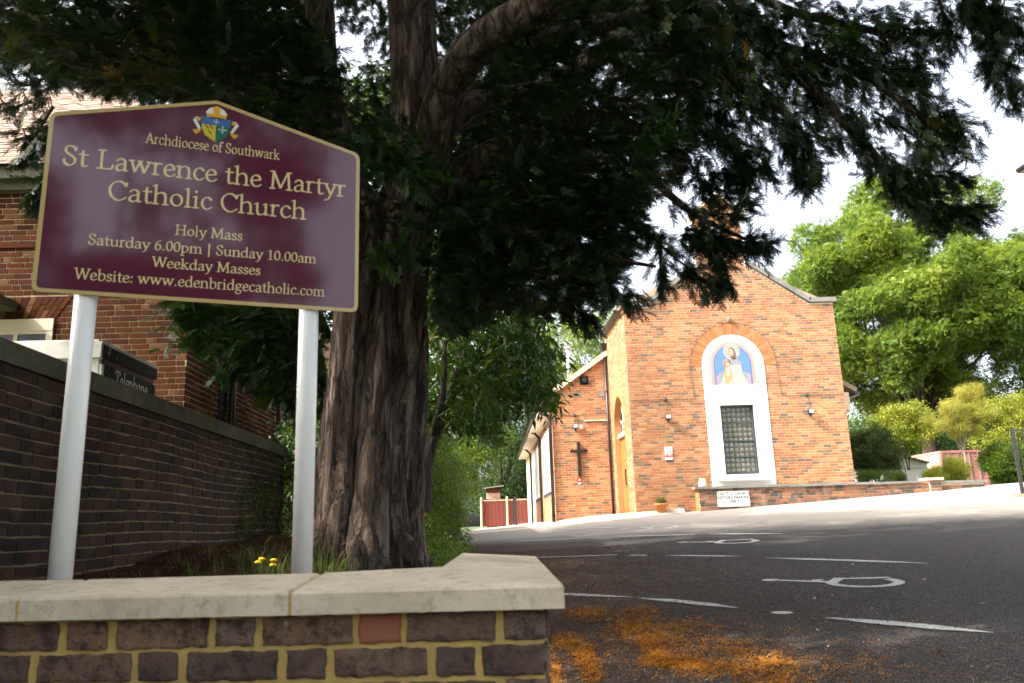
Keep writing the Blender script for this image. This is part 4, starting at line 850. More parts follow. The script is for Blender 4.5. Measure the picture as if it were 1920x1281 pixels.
def glyph(chx, thick=.092, thin=.036, ang=R(22), step=.0165):
    key = (chx, thick, thin)
    if key in GC: return GC[key]
    adv, st = GLY[chx]; gx = np.arange(-.08, adv+.1, step); gy = np.arange(-.32, .82, step); X, Y = np.meshgrid(gx, gy); Fd = np.full(X.shape, 9.)
    ca, sa = math.cos(ang), math.sin(ang)
    def T(x, y): return (x*ca+y*sa)/(thick/2), (-x*sa+y*ca)/(thin/2)
    TX, TY = T(X, Y)
    for k, d in st:
        if k == 'd': Fd = np.minimum(Fd, (np.hypot(X-d[0], Y-d[1])-d[2])/(thin)); continue
        pts = spline(d) if k == 's' else d
        for a, b in zip(pts, pts[1:]):
            ax, ay = T(*a); bx, by = T(*b); vx, vy = bx-ax, by-ay; L2 = vx*vx+vy*vy+1e-12; t = np.clip(((TX-ax)*vx+(TY-ay)*vy)/L2, 0, 1)
            Fd = np.minimum(Fd, np.hypot(TX-ax-t*vx, TY-ay-t*vy)-1)
    ins = Fd < 0; V = []; Fc = []; ny, nx = X.shape
    for j in range(ny-1):
        i = 0
        while i < nx-1:
            c4 = [(i, j), (i+1, j), (i+1, j+1), (i, j+1)]; m = [ins[q[1], q[0]] for q in c4]
            if all(m):
                i2 = i
                while i2+1 < nx-1 and ins[j, i2+2] and ins[j+1, i2+2]: i2 += 1
                b = len(V); V += [(gx[i], gy[j]), (gx[i2+1], gy[j]), (gx[i2+1], gy[j+1]), (gx[i], gy[j+1])]; Fc.append((b, b+1, b+2, b+3)); i = i2+1; continue
            if any(m):
                poly = []
                for k in range(4):
                    p, q = c4[k], c4[(k+1) % 4]; fp, fq = Fd[p[1], p[0]], Fd[q[1], q[0]]
                    if fp < 0: poly.append((gx[p[0]], gy[p[1]]))
                    if (fp < 0) != (fq < 0): t = fp/(fp-fq); poly.append((gx[p[0]]+(gx[q[0]]-gx[p[0]])*t, gy[p[1]]+(gy[q[1]]-gy[p[1]])*t))
                if len(poly) > 2: b = len(V); V += poly; Fc.append(tuple(range(b, b+len(poly))))
            i += 1
    GC[key] = (adv, V, Fc); return GC[key]
def text(mb, s, u0, u1, base, size, place, thick=.092, thin=.036, xs=None):
    """write s between u0 and u1 on the baseline"""
    w = sum(GLY[c][0] for c in s); k = (u1-u0)/(w-.12); x = u0-.06*k
    for c in s:
        adv, V, Fc = glyph(c, thick, thin); mb.poly([place(x+vx*k, base+vy*size) for vx, vy in V], Fc); x += adv*k

# ------------------------------------------------ the church sign board
ST = R(19.5); SU = np.array([math.cos(ST), math.sin(ST), 0]); SN = np.array([SU[1], -SU[0], 0]); d_ = ray(660, 587); d_ = d_*3.05; SP0 = EYE+d_
def sign_uv(x, y):
    d = ray(x, y); t = ((SP0-EYE)@SN)/(d@SN); P = EYE+d*t; return float((P-SP0)@SU), float(P[2])
def SPl(u, z, off=0.0): p = SP0+SU*u+SN*off; return (p[0], p[1], z)
SB, SS, SA = 1.415, 2.075, 2.217; SL, SR_ = -1.072, .022; SC = (SL+SR_)/2
sg = empty('church_sign', tuple(SPl(SC, .2, -.05)), 'maroon church name board with gold border and lettering on two white posts', 'sign')
def rounded(pts, r, n=6):
    out = []; m = len(pts)
    for i in range(m):
        p = np.array(pts[i]); a = np.array(pts[i-1])-p; b = np.array(pts[(i+1) % m])-p; a /= np.linalg.norm(a); b /= np.linalg.norm(b); rr = r if i != 2 else r*.3
        s, e = p+a*rr, p+b*rr
        for k in range(n+1): t = k/n; out.append(tuple((1-t)**2*s+2*t*(1-t)*p+t*t*e))
    return out
o5 = [(SR_, SB), (SR_, SS), (SC, SA), (SL, SS), (SL, SB)]; gb = .014
i5 = [(SR_-gb, SB+gb), (SR_-gb, SS-gb*.85), (SC, SA-gb*1.02), (SL+gb, SS-gb*.85), (SL+gb, SB+gb)]
ro, ri = rounded(o5, .028), rounded(i5, .018)
MB().prism([SPl(u, z, 0) for u, z in ro], tuple(-SN*.004)).build('panel', MAT['sign_maroon'], sg)
n = len(ro); mb = MB(); mb.poly([SPl(u, z, .0015) for u, z in ro]+[SPl(u, z, .0015) for u, z in ri]+[SPl(u, z, -.005) for u, z in ro], [(i, (i+1) % n, n+(i+1) % n, n+i) for i in range(n)]+[(i, 2*n+i, 2*n+(i+1) % n, (i+1) % n) for i in range(n)]).build('border', MAT['sign_gold'], sg)
P_ = lambda u, z: SPl(u, z, .0014)
LINES = [("Archdiocese of Southwark", (274, 266), (523, 302),  .058, .10, .045), ("St Lawrence the Martyr", (119, 304), (646, 374), .105, .094, .044), ("Catholic Church", (204, 371), (571, 415), .103, .094, .044),
         ("Holy Mass", (329, 440), (453, 452), .056, .10, .042), ("Saturday 6.00pm | Sunday 10.00am", (166, 459), (591, 494), .055, .105, .042), ("Weekday Masses", (286, 501), (487, 516), .055, .105, .042), ("Website: www.edenbridgecatholic.com", (140, 524), (607, 556), .057, .10, .04)]
for s, a, b, size, tk, tn in LINES:
    ua, za = sign_uv(*a); ub, zb = sign_uv(*b); zz = (za+zb)/2; mb = MB(); text(mb, s, ua, ub, zz, size, P_, tk, tn); mb.build('lettering', MAT['gold_text'], sg)
# coat of arms
uc, zc = sign_uv(405, 236); cm = MB(); cmats = ['crest_white', 'crest_orange', 'crest_blue', 'crest_yellow', 'crest_green', 'crest_black', 'crest_grey']
def cp(pts, k, l, fl=False): cm.k = k; cm.poly([SPl(uc+(-x if fl else x), zc+z, .0014+.0005*l) for x, z in (pts[::-1] if fl else pts)], [tuple(range(len(pts)))])
cp([(-.034, .035), (.034, .035), (.038, .052), (.026, .068), (.006, .078), (0, .080), (-.006, .078), (-.026, .068), (-.038, .052)], 0, 0)
cp([(-.012, .035), (.012, .035), (.012, .077), (0, .081), (-.012, .077)], 1, 1); cp([(-.034, .033), (.034, .033), (.036, .046), (-.036, .046)], 1, 2); cp([(-.034, .030), (0, .038), (.034, .030), (.034, .036), (0, .043), (-.034, .036)], 1, 1)
cp([(-.052, 0), (.052, 0), (.052, .032), (0, .028), (-.052, .032)], 2, 0)
cp([(0, 0), (-.051, 0), (-.048, -.02), (-.036, -.045), (0, -.068)], 3, 0); cp([(0, -.068), (.036, -.045), (.048, -.02), (.051, 0), (0, 0)], 4, 0)
for x, z in ((-.032, -.009), (-.016, -.009), (-.021, -.030)): cp([(x-.008, z+.006), (x-.004, z+.008), (x+.008, z-.006), (x+.004, z-.008)], 5, 1)
cp([(.008, -.018), (.04, -.018), (.04, -.011), (.008, -.011)], 6, 1); cp([(.0205, -.03), (.0275, -.03), (.0275, 0.001), (.0205, 0.001)], 6, 2)
cp([(-.012, .013), (.012, .013), (.012, .018), (-.012, .018)], 6, 1); cp([(-.003, .004), (.003, .004), (.003, .028), (-.003, .028)], 6, 2)
for f in (False, True):
    cp([(-.082, .012), (-.060, -.026), (-.052, -.020), (-.072, .018)], 0, 0, f); cp([(-.082, .012), (-.072, .018), (-.062, .024), (-.070, .026)], 0, 1, f); cp([(-.070, .010), (-.056, .010), (-.055, .026), (-.064, .024)], 1, 2, f); cp([(-.083, -.028), (-.05, -.024), (-.056, -.034), (-.068, -.046)], 1, 1, f)
cm.build('coat_of_arms', [MAT[k] for k in cmats], sg)
for u in (-.913, -.156):
    b = SPl(u, 0, -.046); MB().tube([(b[0], b[1], .15), (b[0], b[1], SS-.10)], .0365, 28).build('post', MAT['white_plastic'], sg, True)

# ------------------------------------------------ brick wall with cream coping right in front of the camera
fw_ = empty('front_wall', (-.5, 2.0, -.25), 'low brick wall with yellow mortar and cream stone coping in the foreground', 'garden wall')
FA = R(180-7.0); FP = atY(1022, 1150, 1.93)[:2]        # right end of the brick face
# local frame: u to the right along the face
UW = np.array([math.cos(R(-6.0)), math.sin(R(-6.0))]); NW = np.array([UW[1], -UW[0]])
def FWp(u, off, z): p = FP+UW*u+NW*off; return (float(p[0]), float(p[1]), z)
def face_uz(x, y):
    d = ray(x, y); N3 = np.array([NW[0], NW[1], 0]); P0 = np.array([FP[0], FP[1], 0]); t = ((P0-EYE)@N3)/(d@N3); P = EYE+d*t; return float((P[:2]-FP)@UW), float(P[2])
WT = .405
mb = MB(); mb.hexa([FWp(-2.4, -.006, -.45), FWp(0-.006, -.006, -.45), FWp(-.006, -.22, -.45), FWp(-2.4, -.22, -.45), FWp(-2.4, -.006, WT+.01), FWp(-.006, -.006, WT+.01), FWp(-.006, -.22, WT+.01), FWp(-2.4, -.22, WT+.01)])
RE = 3.32
q_ = [FWp(-.22, -.22, 0)[:2], FWp(-.006, -.22, 0)[:2], (.155, RE), (-.06, RE)]
mb.hexa([(*p, -.3) for p in q_]+[(*p, WT+.01) for p in q_]); mb.build('mortar', MAT['yellow_mortar'], fw_)
rows = [[(945, 1023), (762, 928), ('r', 673, 751), (492, 660), (404, 476), (219, 389), (126, 200), (-60, 108), (-150, -78), (-330, -168)],
        [(905, 1023), (818, 891), (627, 800), (537, 610), (351, 519), (259, 332), (70, 244), (-20, 53), (-205, -38), (-300, -222)]]
H_ = .0745; r_ = random.Random(5); zt0 = face_uz(700, 1152)[1]; 
for j in range(8):
    zc_ = zt0-.0325-j*H_
    for k, it in enumerate(rows[j % 2]):
        mt = 'sign_brick'
        if it[0] == 'r': it = it[1:]; mt = 'red_brick' if j == 0 else mt
        yy_ = 1180 if j % 2 == 0 else 1245
        ua, ub = face_uz(it[0], yy_)[0], face_uz(it[1], yy_)[0]; w_ = ub-ua
        V, Fq = near_brick(w_, .064+r_.uniform(-.003, .002), .010, j*20+k); b_ = MB(); b_.poly(V, Fq); o = inst('brick', b_.mesh('brick', MAT[mt]), fw_, FWp((ua+ub)/2, -.006, zc_+r_.uniform(-.0015, .0015)), R(-6.0)+r_.uniform(-.006, .006), None, 0, r_.uniform(-.006, .006))
for j in range(8):    # the return side facing the car park
    zc_ = zt0-.0325-j*H_; s0 = -.215
    for i in range(9):
        l = .215 if (i+j) % 2 else .1; V, Fq = near_brick(l, .064, .012, j*9+i); b_ = MB(); b_.poly(V, Fq); s0 += l/2
        px, py = (FP[0]-.004+(s0+.215)*(-.0), FP[1]+.0+(s0+.215)+.004); 
        if py+l/2 < RE: inst('brick', b_.mesh('brick', MAT['sign_brick']), fw_, (px+.002, py, zc_), R(90)-.0)
        s0 += l/2+.01
# coping stones: heights from the tilted top
zf, zb = face_uz(500, 1110)[1]*0+.462, .482; th_ = .052
def cst(pts):   # pts: [(x,y,ztop)]
    n = len(pts); r = random.Random(len(WL)); V = []; 
    cx_ = sum(p[0] for p in pts)/n; cy_ = sum(p[1] for p in pts)/n
    def ins(p, k): dx_, dy_ = cx_-p[0], cy_-p[1]; L_ = math.hypot(dx_, dy_); return (p[0]+dx_/L_*k, p[1]+dy_/L_*k)
    V += [(p[0], p[1], p[2]-th_) for p in pts]+[(p[0], p[1], p[2]-.006) for p in pts]+[(*ins(p, .007), p[2]) for p in pts]
    mb = MB(); mb.poly(V, [tuple(range(n-1, -1, -1))]+[(i, (i+1) % n, n+(i+1) % n, n+i) for i in range(n)]+[(n+i, n+(i+1) % n, 2*n+(i+1) % n, 2*n+i) for i in range(n)]+[tuple(range(2*n, 3*n))]); return mb.build('coping_stone', MAT['coping_cream'], fw_)
ov = .048
def at_off(x, y, off):       # pixel on the vertical plane parallel to the wall face at outward offset off
    d = ray(x, y); N3 = np.array([NW[0], NW[1], 0]); P0 = np.array([*(FP+NW*off), 0]); t = ((P0-EYE)@N3)/(d@N3); P = EYE+d*t; return P
fr = [at_off(x, y, ov) for x, y in ((-420, 1133), (34, 1122), (544, 1110), (1057, 1096))]
bk = [at_off(x, y, -.30) for x, y in ((-420, 1098), (163, 1086.5), (602, 1074.5), (830, 1063))]
ret = [atY(1005, 1043, RE+.03), atY(868, 1037, RE+.06)]
g = .004
for i in range(2):
    a, b, c, d = fr[i].copy(), fr[i+1].copy(), bk[i+1].copy(), bk[i].copy(); e = np.array([UW[0], UW[1], 0])*g; o = cst([tuple(a+e), tuple(b-e), tuple(c-e), tuple(d+e)])
e = np.array([UW[0], UW[1], 0])*g; cst([tuple(fr[2]+e), tuple(fr[3]), tuple(ret[0]), tuple(ret[1]), tuple(bk[3]), tuple(bk[2]+e)])
for i in (1, 2):
    a, d = fr[i], bk[i]; MB().hexa([tuple(a-e*.9+np.array([0, 0, -th_])), tuple(a+e*.9+np.array([0, 0, -th_])), tuple(d+e*.9+np.array([0, 0, -th_])), tuple(d-e*.9+np.array([0, 0, -th_])), tuple(a-e*.9+np.array([0, .004, -.004])), tuple(a+e*.9+np.array([0, .004, -.004])), tuple(d+e*.9+np.array([0, 0, -.004])), tuple(d-e*.9+np.array([0, 0, -.004]))]).build('coping_joint', MAT['yellow_mortar'], fw_)
MB().tube([FWp(face_uz(540, 1168)[0], .0, face_uz(540, 1168)[1]), FWp(face_uz(540, 1168)[0], .012, face_uz(540, 1168)[1])], .007, 10).build('wall_plug', MAT['coping_grey'], fw_)

# ------------------------------------------------ tall dark boundary wall on the left
bw = empty('boundary_wall', (-2.6, 6.0, .3), 'tall dark sooty brick boundary wall with mossy stone coping left of the sign', 'garden wall')
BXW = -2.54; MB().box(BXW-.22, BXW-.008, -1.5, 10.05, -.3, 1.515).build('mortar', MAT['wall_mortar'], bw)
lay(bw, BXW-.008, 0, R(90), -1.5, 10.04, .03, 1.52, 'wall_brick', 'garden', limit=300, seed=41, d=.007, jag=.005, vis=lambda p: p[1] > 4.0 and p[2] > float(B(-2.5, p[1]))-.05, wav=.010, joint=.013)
ys_ = [-1.5, 1.8, 3.2, 4.95, 5.69, 7.05, 8.4, 9.3, 10.1]
for a, b in zip(ys_, ys_[1:]):
    k = random.uniform(-.005, .005); MB().hexa([(BXW+.02, a+.004, 1.52), (BXW+.02, b-.004, 1.52), (BXW-.27, b-.004, 1.52), (BXW-.27, a+.004, 1.52), (BXW+.022, a+.004, 1.642+k), (BXW+.022, b-.004, 1.642+k), (BXW-.27, b-.004, 1.66+k), (BXW-.27, a+.004, 1.66+k)]).build('coping_stone', MAT['coping_green'], bw)

# ------------------------------------------------ telephone kiosk behind the wall
tk = empty('telephone_box', (-3.55, 6.9, -.1), 'black and grey telephone kiosk behind the boundary wall, its side lettered Telephone', 'phone box')
KX, KY0, KY1, KZ = -3.10, 6.35, 7.44, 2.155
MB().box(KX-.96, KX, KY0, KY1, KZ-.02, KZ).box(KX-.90, KX-.05, KY0+.05, KY1-.05, KZ, KZ+.03).build('roof', MAT['phone_metal'], tk)
MB().box(KX-.96, KX-.002, KY0-.004, KY0+.03, KZ-.135, KZ-.021).build('front_beam', MAT['phone_metal'], tk)
MB().box(KX-.10, KX-.03, KY0+.03, KY0+.09, -.1, KZ-.137).build('front_post', MAT['phone_metal'], tk); MB().box(KX-.93, KX-.86, KY0+.03, KY0+.09, -.1, KZ-.137).build('front_post', MAT['phone_metal'], tk)
MB().box(KX-.03, KX+.004, KY0+.031, KY1, KZ-.125, KZ-.022).build('side_beam', MAT['phone_black'], tk)
MB().box(KX-.028, KX-.004, KY0+.035, KY0+.075, -.1, KZ-.18).build('corner_strip', MAT['phone_metal'], tk); MB().box(KX-.028, KX-.004, KY1-.05, KY1-.01, -.1, KZ-.18).build('corner_strip', MAT['phone_black'], tk)
MB().box(KX-.03, KX-.008, KY0+.078, KY1-.052, KZ-.50, KZ-.176).build('name_panel', MAT['phone_black'], tk); MB().box(KX-.03, KX-.006, KY0+.078, KY1-.052, KZ-.174, KZ-.128).build('purple_band', MAT['phone_maroon'], tk)
MB().box(KX-.85, KX-.11, KY0+.05, KY0+.056, .1, KZ-.17).build('glass_front', MAT['phone_blue'], tk); MB().box(KX-.02, KX-.014, KY0+.08, KY1-.06, .1, KZ-.505).build('glass_side', MAT['phone_blue'], tk)
mb = MB(); text(mb, 'Telephone', float(atX(219, 700, KX)[1]), float(atX(278, 720, KX)[1]), KZ-.315, .185, lambda u, z: (KX-.006, u, z), .11, .052); mb.build('lettering', MAT['phone_letter'], tk)
def scuff(cy, cz, r, n, seed, x, mat='scuff'):
    rr_ = random.Random(seed); mb = MB()
    for i in range(n):
        a, q = rr_.uniform(0, 6.3), r*rr_.uniform(.1, 1); y, z = cy+q*math.cos(a), cz+q*math.sin(a); s = r*rr_.uniform(.08, .22); mb.poly([(x+.0004*i, y+s*math.cos(t)*rr_.uniform(.6, 1.3), z+s*math.sin(t)*rr_.uniform(.6, 1.3)) for t in np.linspace(0, 6.28, 7)[:-1]], [tuple(range(6))])
    return mb.build('scuff_mark', MAT[mat], tk)
scuff(KY0+.12, KZ-.07, .045, 14, 1, KX+.005); scuff(KY0+.13, KZ-.24, .06, 12, 2, KX-.0065, 'phone_blue')
for y in (KY0+.27, KY1-.22, KY1-.13): MB().tube([(KX+.003, y, KZ-.09), (KX+.006, y, KZ-.09)], .02, 10).build('rivet', MAT['ink_grey'], tk)

# ------------------------------------------------ neighbouring brick house
hs = empty('brick_house', (-7.0, 13.0, .2), 'red brick house with a brown tiled roof behind the boundary wall', 'house')
HX, HY, HE = -3.80, 10.0, 5.22
MB().box(-14, HX-.008, HY+.008, 24, -.2, HE).build('wall', MAT['house_mortar'], hs)
HWX1, HWZ = atY(100, 597, HY)[0], atY(60, 598, HY)[2]; HWX0 = HWX1-1.5
def h_iv(z):
    if z < HWZ+.31:
        k = max(0, (z-HWZ))*.42; return [(-14, HWX0-k), (HWX1+k+.01, HX)] if z < HWZ+.29 else [(-14, HX)]
    return [(-14, HX)]
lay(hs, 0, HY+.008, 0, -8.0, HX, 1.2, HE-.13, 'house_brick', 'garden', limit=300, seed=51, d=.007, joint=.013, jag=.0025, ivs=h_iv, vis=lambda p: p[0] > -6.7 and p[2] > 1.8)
lay(hs, HX-.008, 0, R(90), HY, 17.0, 1.2, HE-.13, 'house_brick', 'garden', limit=1, seed=53, d=.007, joint=.013, jag=.003)
# flat arch of soldier bricks
n = 22
for i in range(n):
    t0, t1 = i/n, (i+1)/n; f = lambda t, z: (HWX0-.06+ (HWX1-HWX0+.10)*t)+(t-.5)*.36*(z/.29)
    for (za, zb) in ((.0, .105), (.115, .29)) if i % 2 else ((0, .175), (.185, .29)):
        xs4 = [f(t0, za)+.005, f(t1, za)-.005, f(t1, zb)-.005, f(t0, zb)+.005]; MB().hexa([(xs4[0], HY-.006, HWZ+za), (xs4[1], HY-.006, HWZ+za), (xs4[1], HY+.02, HWZ+za), (xs4[0], HY+.02, HWZ+za), (xs4[3], HY-.006, HWZ+zb), (xs4[2], HY-.006, HWZ+zb), (xs4[2], HY+.02, HWZ+zb), (xs4[3], HY+.02, HWZ+zb)]).build('voussoir', MAT['house_brick'], hs)
wf = MB(); 
wf.box(HWX0-.03, HWX1+.02, HY-.03, HY-.007, HWZ-.165, HWZ-.008); wf.box(HWX1-.06, HWX1+.02, HY-.025, HY-.0065, 1.7, HWZ-.166)
wf.box(HWX0-.03, HWX1-.06, HY-.02, HY-.0065, HWZ-.205, HWZ-.166)
for i in range(1, 4): x = HWX1-.02-i*.42; wf.box(x-.025, x+.025, HY-.02, HY-.0065, 1.7, HWZ-.206)
wf.box(HWX0-.03, HWX1-.06, HY-.0195, HY-.0068, 2.6, 2.66); wo = wf.build('window_frame', MAT['paint_cream'], hs)
MB().box(HWX0, HWX1-.02, HY-.006, HY-.003, 1.7, HWZ-.2).build('pane', MAT['dark_glass'], wo)
c_ = atY(8, 555, HY-.3); MB().box(c_[0]-1.5, c_[0], HY-.6, HY, c_[2]-.12, c_[2]).build('porch_slab', MAT['coping_green'], hs)
MB().box(-14, HX+.05, HY-.10, HY+.0, HE-.12, HE-.0).build('stone_band', MAT['coping_green'], hs)
MB().box(-14, HX+.12, HY-.20, HY+.01, HE, HE+.17).build('cornice', MAT['coping_green'], hs)
band = atY(60, 462, HY)[2]; MB().box(-14, HX+.02, HY-.02, HY-.006, band-.02, band+.03).build('brick_band', MAT['house_brick'], hs)
# roof: plain tiles in overlapping courses
r0 = np.array([HY-.26, HE+.16]); ang = R(42); gauge = .105; tm = MB(); rr_ = random.Random(8); NR = 44
MB().poly([(-14, HY-.2, HE+.12), (HX+.2, HY-.2, HE+.12), (HX-3.8, HY+4.3, HE+4.15), (-14, HY+4.3, HE+4.15)], [(0, 1, 2, 3)]).build('roof', MAT['ink_grey'], hs)
for i in range(NR):
    y = r0[0]+math.cos(ang)*gauge*i; z = r0[1]+math.sin(ang)*gauge*i; xr = HX+.2-.86*(i*gauge*math.cos(ang)); x = -9.5+(i % 2)*.083
    while x < xr-.1:
        k = rr_.uniform(-.006, .008); M4 = Matrix.Translation((x+.081, y, z+.02+k)) @ Matrix.Rotation(ang-R(4)+rr_.uniform(-.02, .02), 4, 'X'); tm.box(-.080, .080, 0, .2, -.012, 0, M4, rr_.random()+.001); x += .166
tm.build('roof_tiles', MAT['tile_brown'], hs, kind='stuff')
for y, r in ((11.6, .05), (14.2, .045)): MB().tube([(HX+.08, y, 1.0), (HX+.08, y, HE)], r, 10).build('downpipe', MAT['black_iron'], hs, True)
MB().box(HX, HX+.02, 13.3, 13.55, 1.75, 2.05).build('vent_plate', MAT['ink_grey'], hs); MB().box(HX, HX+.02, 15.0, 15.4, 2.5, 2.8).build('vent_plate', MAT['ink_grey'], hs)
MB().box(HX+.004, HX+.02, 11.25, 11.55, .5, 3.6).build('side_window', MAT['dark_glass'], hs)

# ------------------------------------------------ small things by the church
def font_text(name, s, place_rot, loc, size, mat, parent, align='CENTER', ext=0):
    cu = bpy.data.curves.new(name, 'FONT'); cu.body = s; cu.size = size; cu.align_x = align; cu.resolution_u = 2; cu.offset = size*.028
    o = bpy.data.objects.new(name+'_tmp', cu); col.objects.link(o); bpy.context.view_layer.update(); me = bpy.data.meshes.new_from_object(o.evaluated_get(bpy.context.evaluated_depsgraph_get())); bpy.data.objects.remove(o); me.materials.append(mat)
    x = bpy.data.objects.new(name, me); link(x, parent, loc); x.rotation_euler = place_rot; return x
ps = empty('parking_sign', (6.62, LY-.03, .95), 'white church visitors parking sign fixed to the low brick wall', 'sign')
PL, PR, PT, PB = atY(1344, 922, LY-.03), atY(1404, 921, LY-.03), None, None
px0, px1, pzt, pzb = float(PL[0]), float(PR[0]), float(PL[2]), float(atY(1346, 951, LY-.03)[2])
pr = [(px0, pzb), (px1, pzb), (px1, pzt), (px0, pzt)]
def rnd4(p, r, n=4):
    out = []
    for i in range(4):
        q = np.array(p[i]); a = np.array(p[i-1])-q; b = np.array(p[(i+1) % 4])-q; a = a/np.linalg.norm(a); b = b/np.linalg.norm(b)
        for k in range(n+1): t = k/n; out.append(tuple((1-t)**2*(q+a*r)+2*t*(1-t)*q+t*t*(q+b*r)))
    return out
MB().prism([(x, LY-.045, z) for x, z in rnd4(pr, .03)], (0, .03, 0)).build('plate', MAT['sign_white'], ps)
pw = px1-px0; pcx = (px0+px1)/2; sz = pw*.138
for i, s in enumerate(('STRICTLY CHURCH', 'VISITORS PARKING', 'ONLY')): font_text('lettering', s, (R(90), 0, 0), (pcx, LY-.0465, pzt-.105-i*.098), sz*.93, MAT['ink_grey'], ps)
font_text('lettering', 'Private property, monitored by CCTV', (R(90), 0, 0), (pcx, LY-.0465, pzb+.028), sz*.38, MAT['ink_faint'], ps)
al = empty('alarm_sign', (5.05, FY-.02, 2.2), 'small red and white alarm warning sign on the church front', 'sign')
AL, ABt = atY(1245.5, 838.5, FY-.02), atY(1262, 862, FY-.02); ax0, ax1, az1, az0 = float(AL[0]), float(ABt[0]), float(AL[2]), float(ABt[2])
MB().box(ax0, ax1, FY-.024, FY-.012, az0, az1).build('plate', MAT['sign_white'], al); MB().box(ax0+.003, ax1-.003, FY-.026, FY-.0245, az0+(az1-az0)*.22, az0+(az1-az0)*.68).build('red_panel', MAT['sign_red'], al)
font_text('lettering', 'Alarm', (R(90), 0, 0), ((ax0+ax1)/2, FY-.0275, az0+(az1-az0)*.52), .085, MAT['sign_white'], al)
am = MB(); am.poly([(ax0+.01, FY-.0275, az0+.11), (ax0+.01, FY-.0275, az0+.19), (ax0+.07, FY-.0275, az0+.15)], [(0, 2, 1)])
for i in range(3): am.box(ax0+.08, ax1-.02, FY-.028, FY-.0265, az0+.115+i*.028, az0+.127+i*.028)
am.build('pictogram', MAT['sign_white'], al); MB().box(ax0+.02, ax1-.02, FY-.025, FY-.0242, az1-.05, az1-.035).build('small_print', MAT['ink_faint'], al)
ai = empty('notice', (2.86, AY-.01, 1.9), 'small square red notice with a white symbol below the black cross', 'sign')
MB().box(2.79, 2.91, AY-.024, AY-.012, 1.86, 2.0).build('plate', MAT['sign_red'], ai); MB().box(2.80, 2.90, AY-.024, AY-.013, 1.80, 1.859).build('white_strip', MAT['sign_white'], ai)
MB().prism([(2.85+.028*math.cos(t), AY-.026, 1.94+.035*math.sin(t)) for t in np.linspace(0, 2*math.pi, 11)[:-1]], (0, .0015, 0)).build('pictogram', MAT['sign_white'], ai)
# terracotta pot with a green plant
pb = atY(1241, 966, FY-.35); tp = empty('plant_pot', tuple(pb), 'terracotta pot with a small green shrub against the church front', 'flower pot')
z0_ = float(G(pb[0], pb[1])); X_, Y_ = float(pb[0]), float(pb[1])
MB().lathe((X_, Y_, z0_), [(.10, 0), (.155, .24), (.185, .245), (.19, .295), (.165, .30), (.15, .26)], 20).build('pot', MAT['terracotta'], tp, True)
P, D = clump((X_, Y_, z0_+.36), .16, 60, .8, .6); foliage('foliage', P, D, .45, SMALLY, MAT['grass'], tp)
for i in range(8):
    a = i*.8; MB().tube([(X_, Y_, z0_+.26), (X_+.1*math.cos(a), Y_+.1*math.sin(a), z0_+.4)], .004, 4).build('stem', MAT['twig_bark'], tp)
up_ = atY(1318, 914, LY+.15); o = MB().lathe((float(up_[0]), LY+.14, ZT+.075), [(.115, 0), (.115, .03), (.085, .215), (.07, .225)], 20).build('upturned_pot', MAT['coping_cream'], None, True); tag(o, 'pale weathered pot standing upside down on the low wall coping', 'flower pot')

# ------------------------------------------------ the yew tree
def bark_tube(path, radii, n=36, amp=.12, seed=0, ridges=9, m_per=26):
    """tapering stem with deep vertical flutes; path = smooth list of points"""
    r = np.random.default_rng(seed); P = np.array(wob(path, 0, m_per*(len(path)-1))); t = np.linspace(0, 1, len(P)); rad = np.interp(t, np.linspace(0, 1, len(radii)), radii)
    T = np.gradient(P, axis=0); T /= np.linalg.norm(T, axis=1)[:, None]; A = []; a = np.cross(T[0], [0, 1, .01]); a /= np.linalg.norm(a)
    for k in T: a = a-k*(a@k); a = a/np.linalg.norm(a); A.append(a)
    A = np.array(A); C = np.cross(T, A); th = np.linspace(0, 2*math.pi, n, endpoint=False); s = np.concatenate([[0], np.cumsum(np.linalg.norm(np.diff(P, axis=0), axis=1))])
    TH, S_ = np.meshgrid(th, s); D = np.zeros_like(TH)
    for k in (2, 3, 5, ridges, ridges*2-1, ridges*3+1): 
        for q in range(2): D += np.sin(k*TH+r.uniform(0, 6.3)+1.1*np.sin(S_*r.uniform(.8, 2.2)+r.uniform(0, 6)))*(1/k**.55)*r.uniform(.5, 1)*(.75+.35*np.sin(S_*r.uniform(2, 7)+r.uniform(0, 6)))
    D += .25*np.sin(TH*r.integers(4, 9)+S_*r.uniform(9, 15))+r.normal(0, .16, D.shape)
    RR = rad[:, None]*(1+amp*D); V = P[:, None]+A[:, None]*(RR*np.cos(TH))[..., None]+C[:, None]*(RR*np.sin(TH))[..., None]; V = V.reshape(-1, 3)
    m = len(P); i = np.arange((m-1)*n); a_, b_ = i//n, i % n; F = np.stack([a_*n+b_, a_*n+(b_+1) % n, (a_+1)*n+(b_+1) % n, (a_+1)*n+b_], 1); return V, F
def join_tubes(name, lst, mat, parent):
    V = []; F = []; o = 0
    for v, f in lst: V.append(v); F.append(f+o); o += len(v)
    me = npmesh(name, np.concatenate(V), np.concatenate(F), mat); me.polygons.foreach_set('use_smooth', [True]*len(me.polygons)); ob = bpy.data.objects.new(name, me); link(ob, parent); return ob
YY = 5.8
yb = atY(688, 1045, YY); yew = empty('yew_tree', (float(yb[0]), YY, .38), 'huge old yew tree with fluted brown trunk and dark crown over the car park', 'tree')
A_ = lambda x, y, Y=YY: atY(x, y, Y)
cen = [A_(676, 1075), A_(679, 1000), A_(686, 880), A_(698, 740), A_(709, 600), A_(727, 470)]
tubes = []; ns = 8
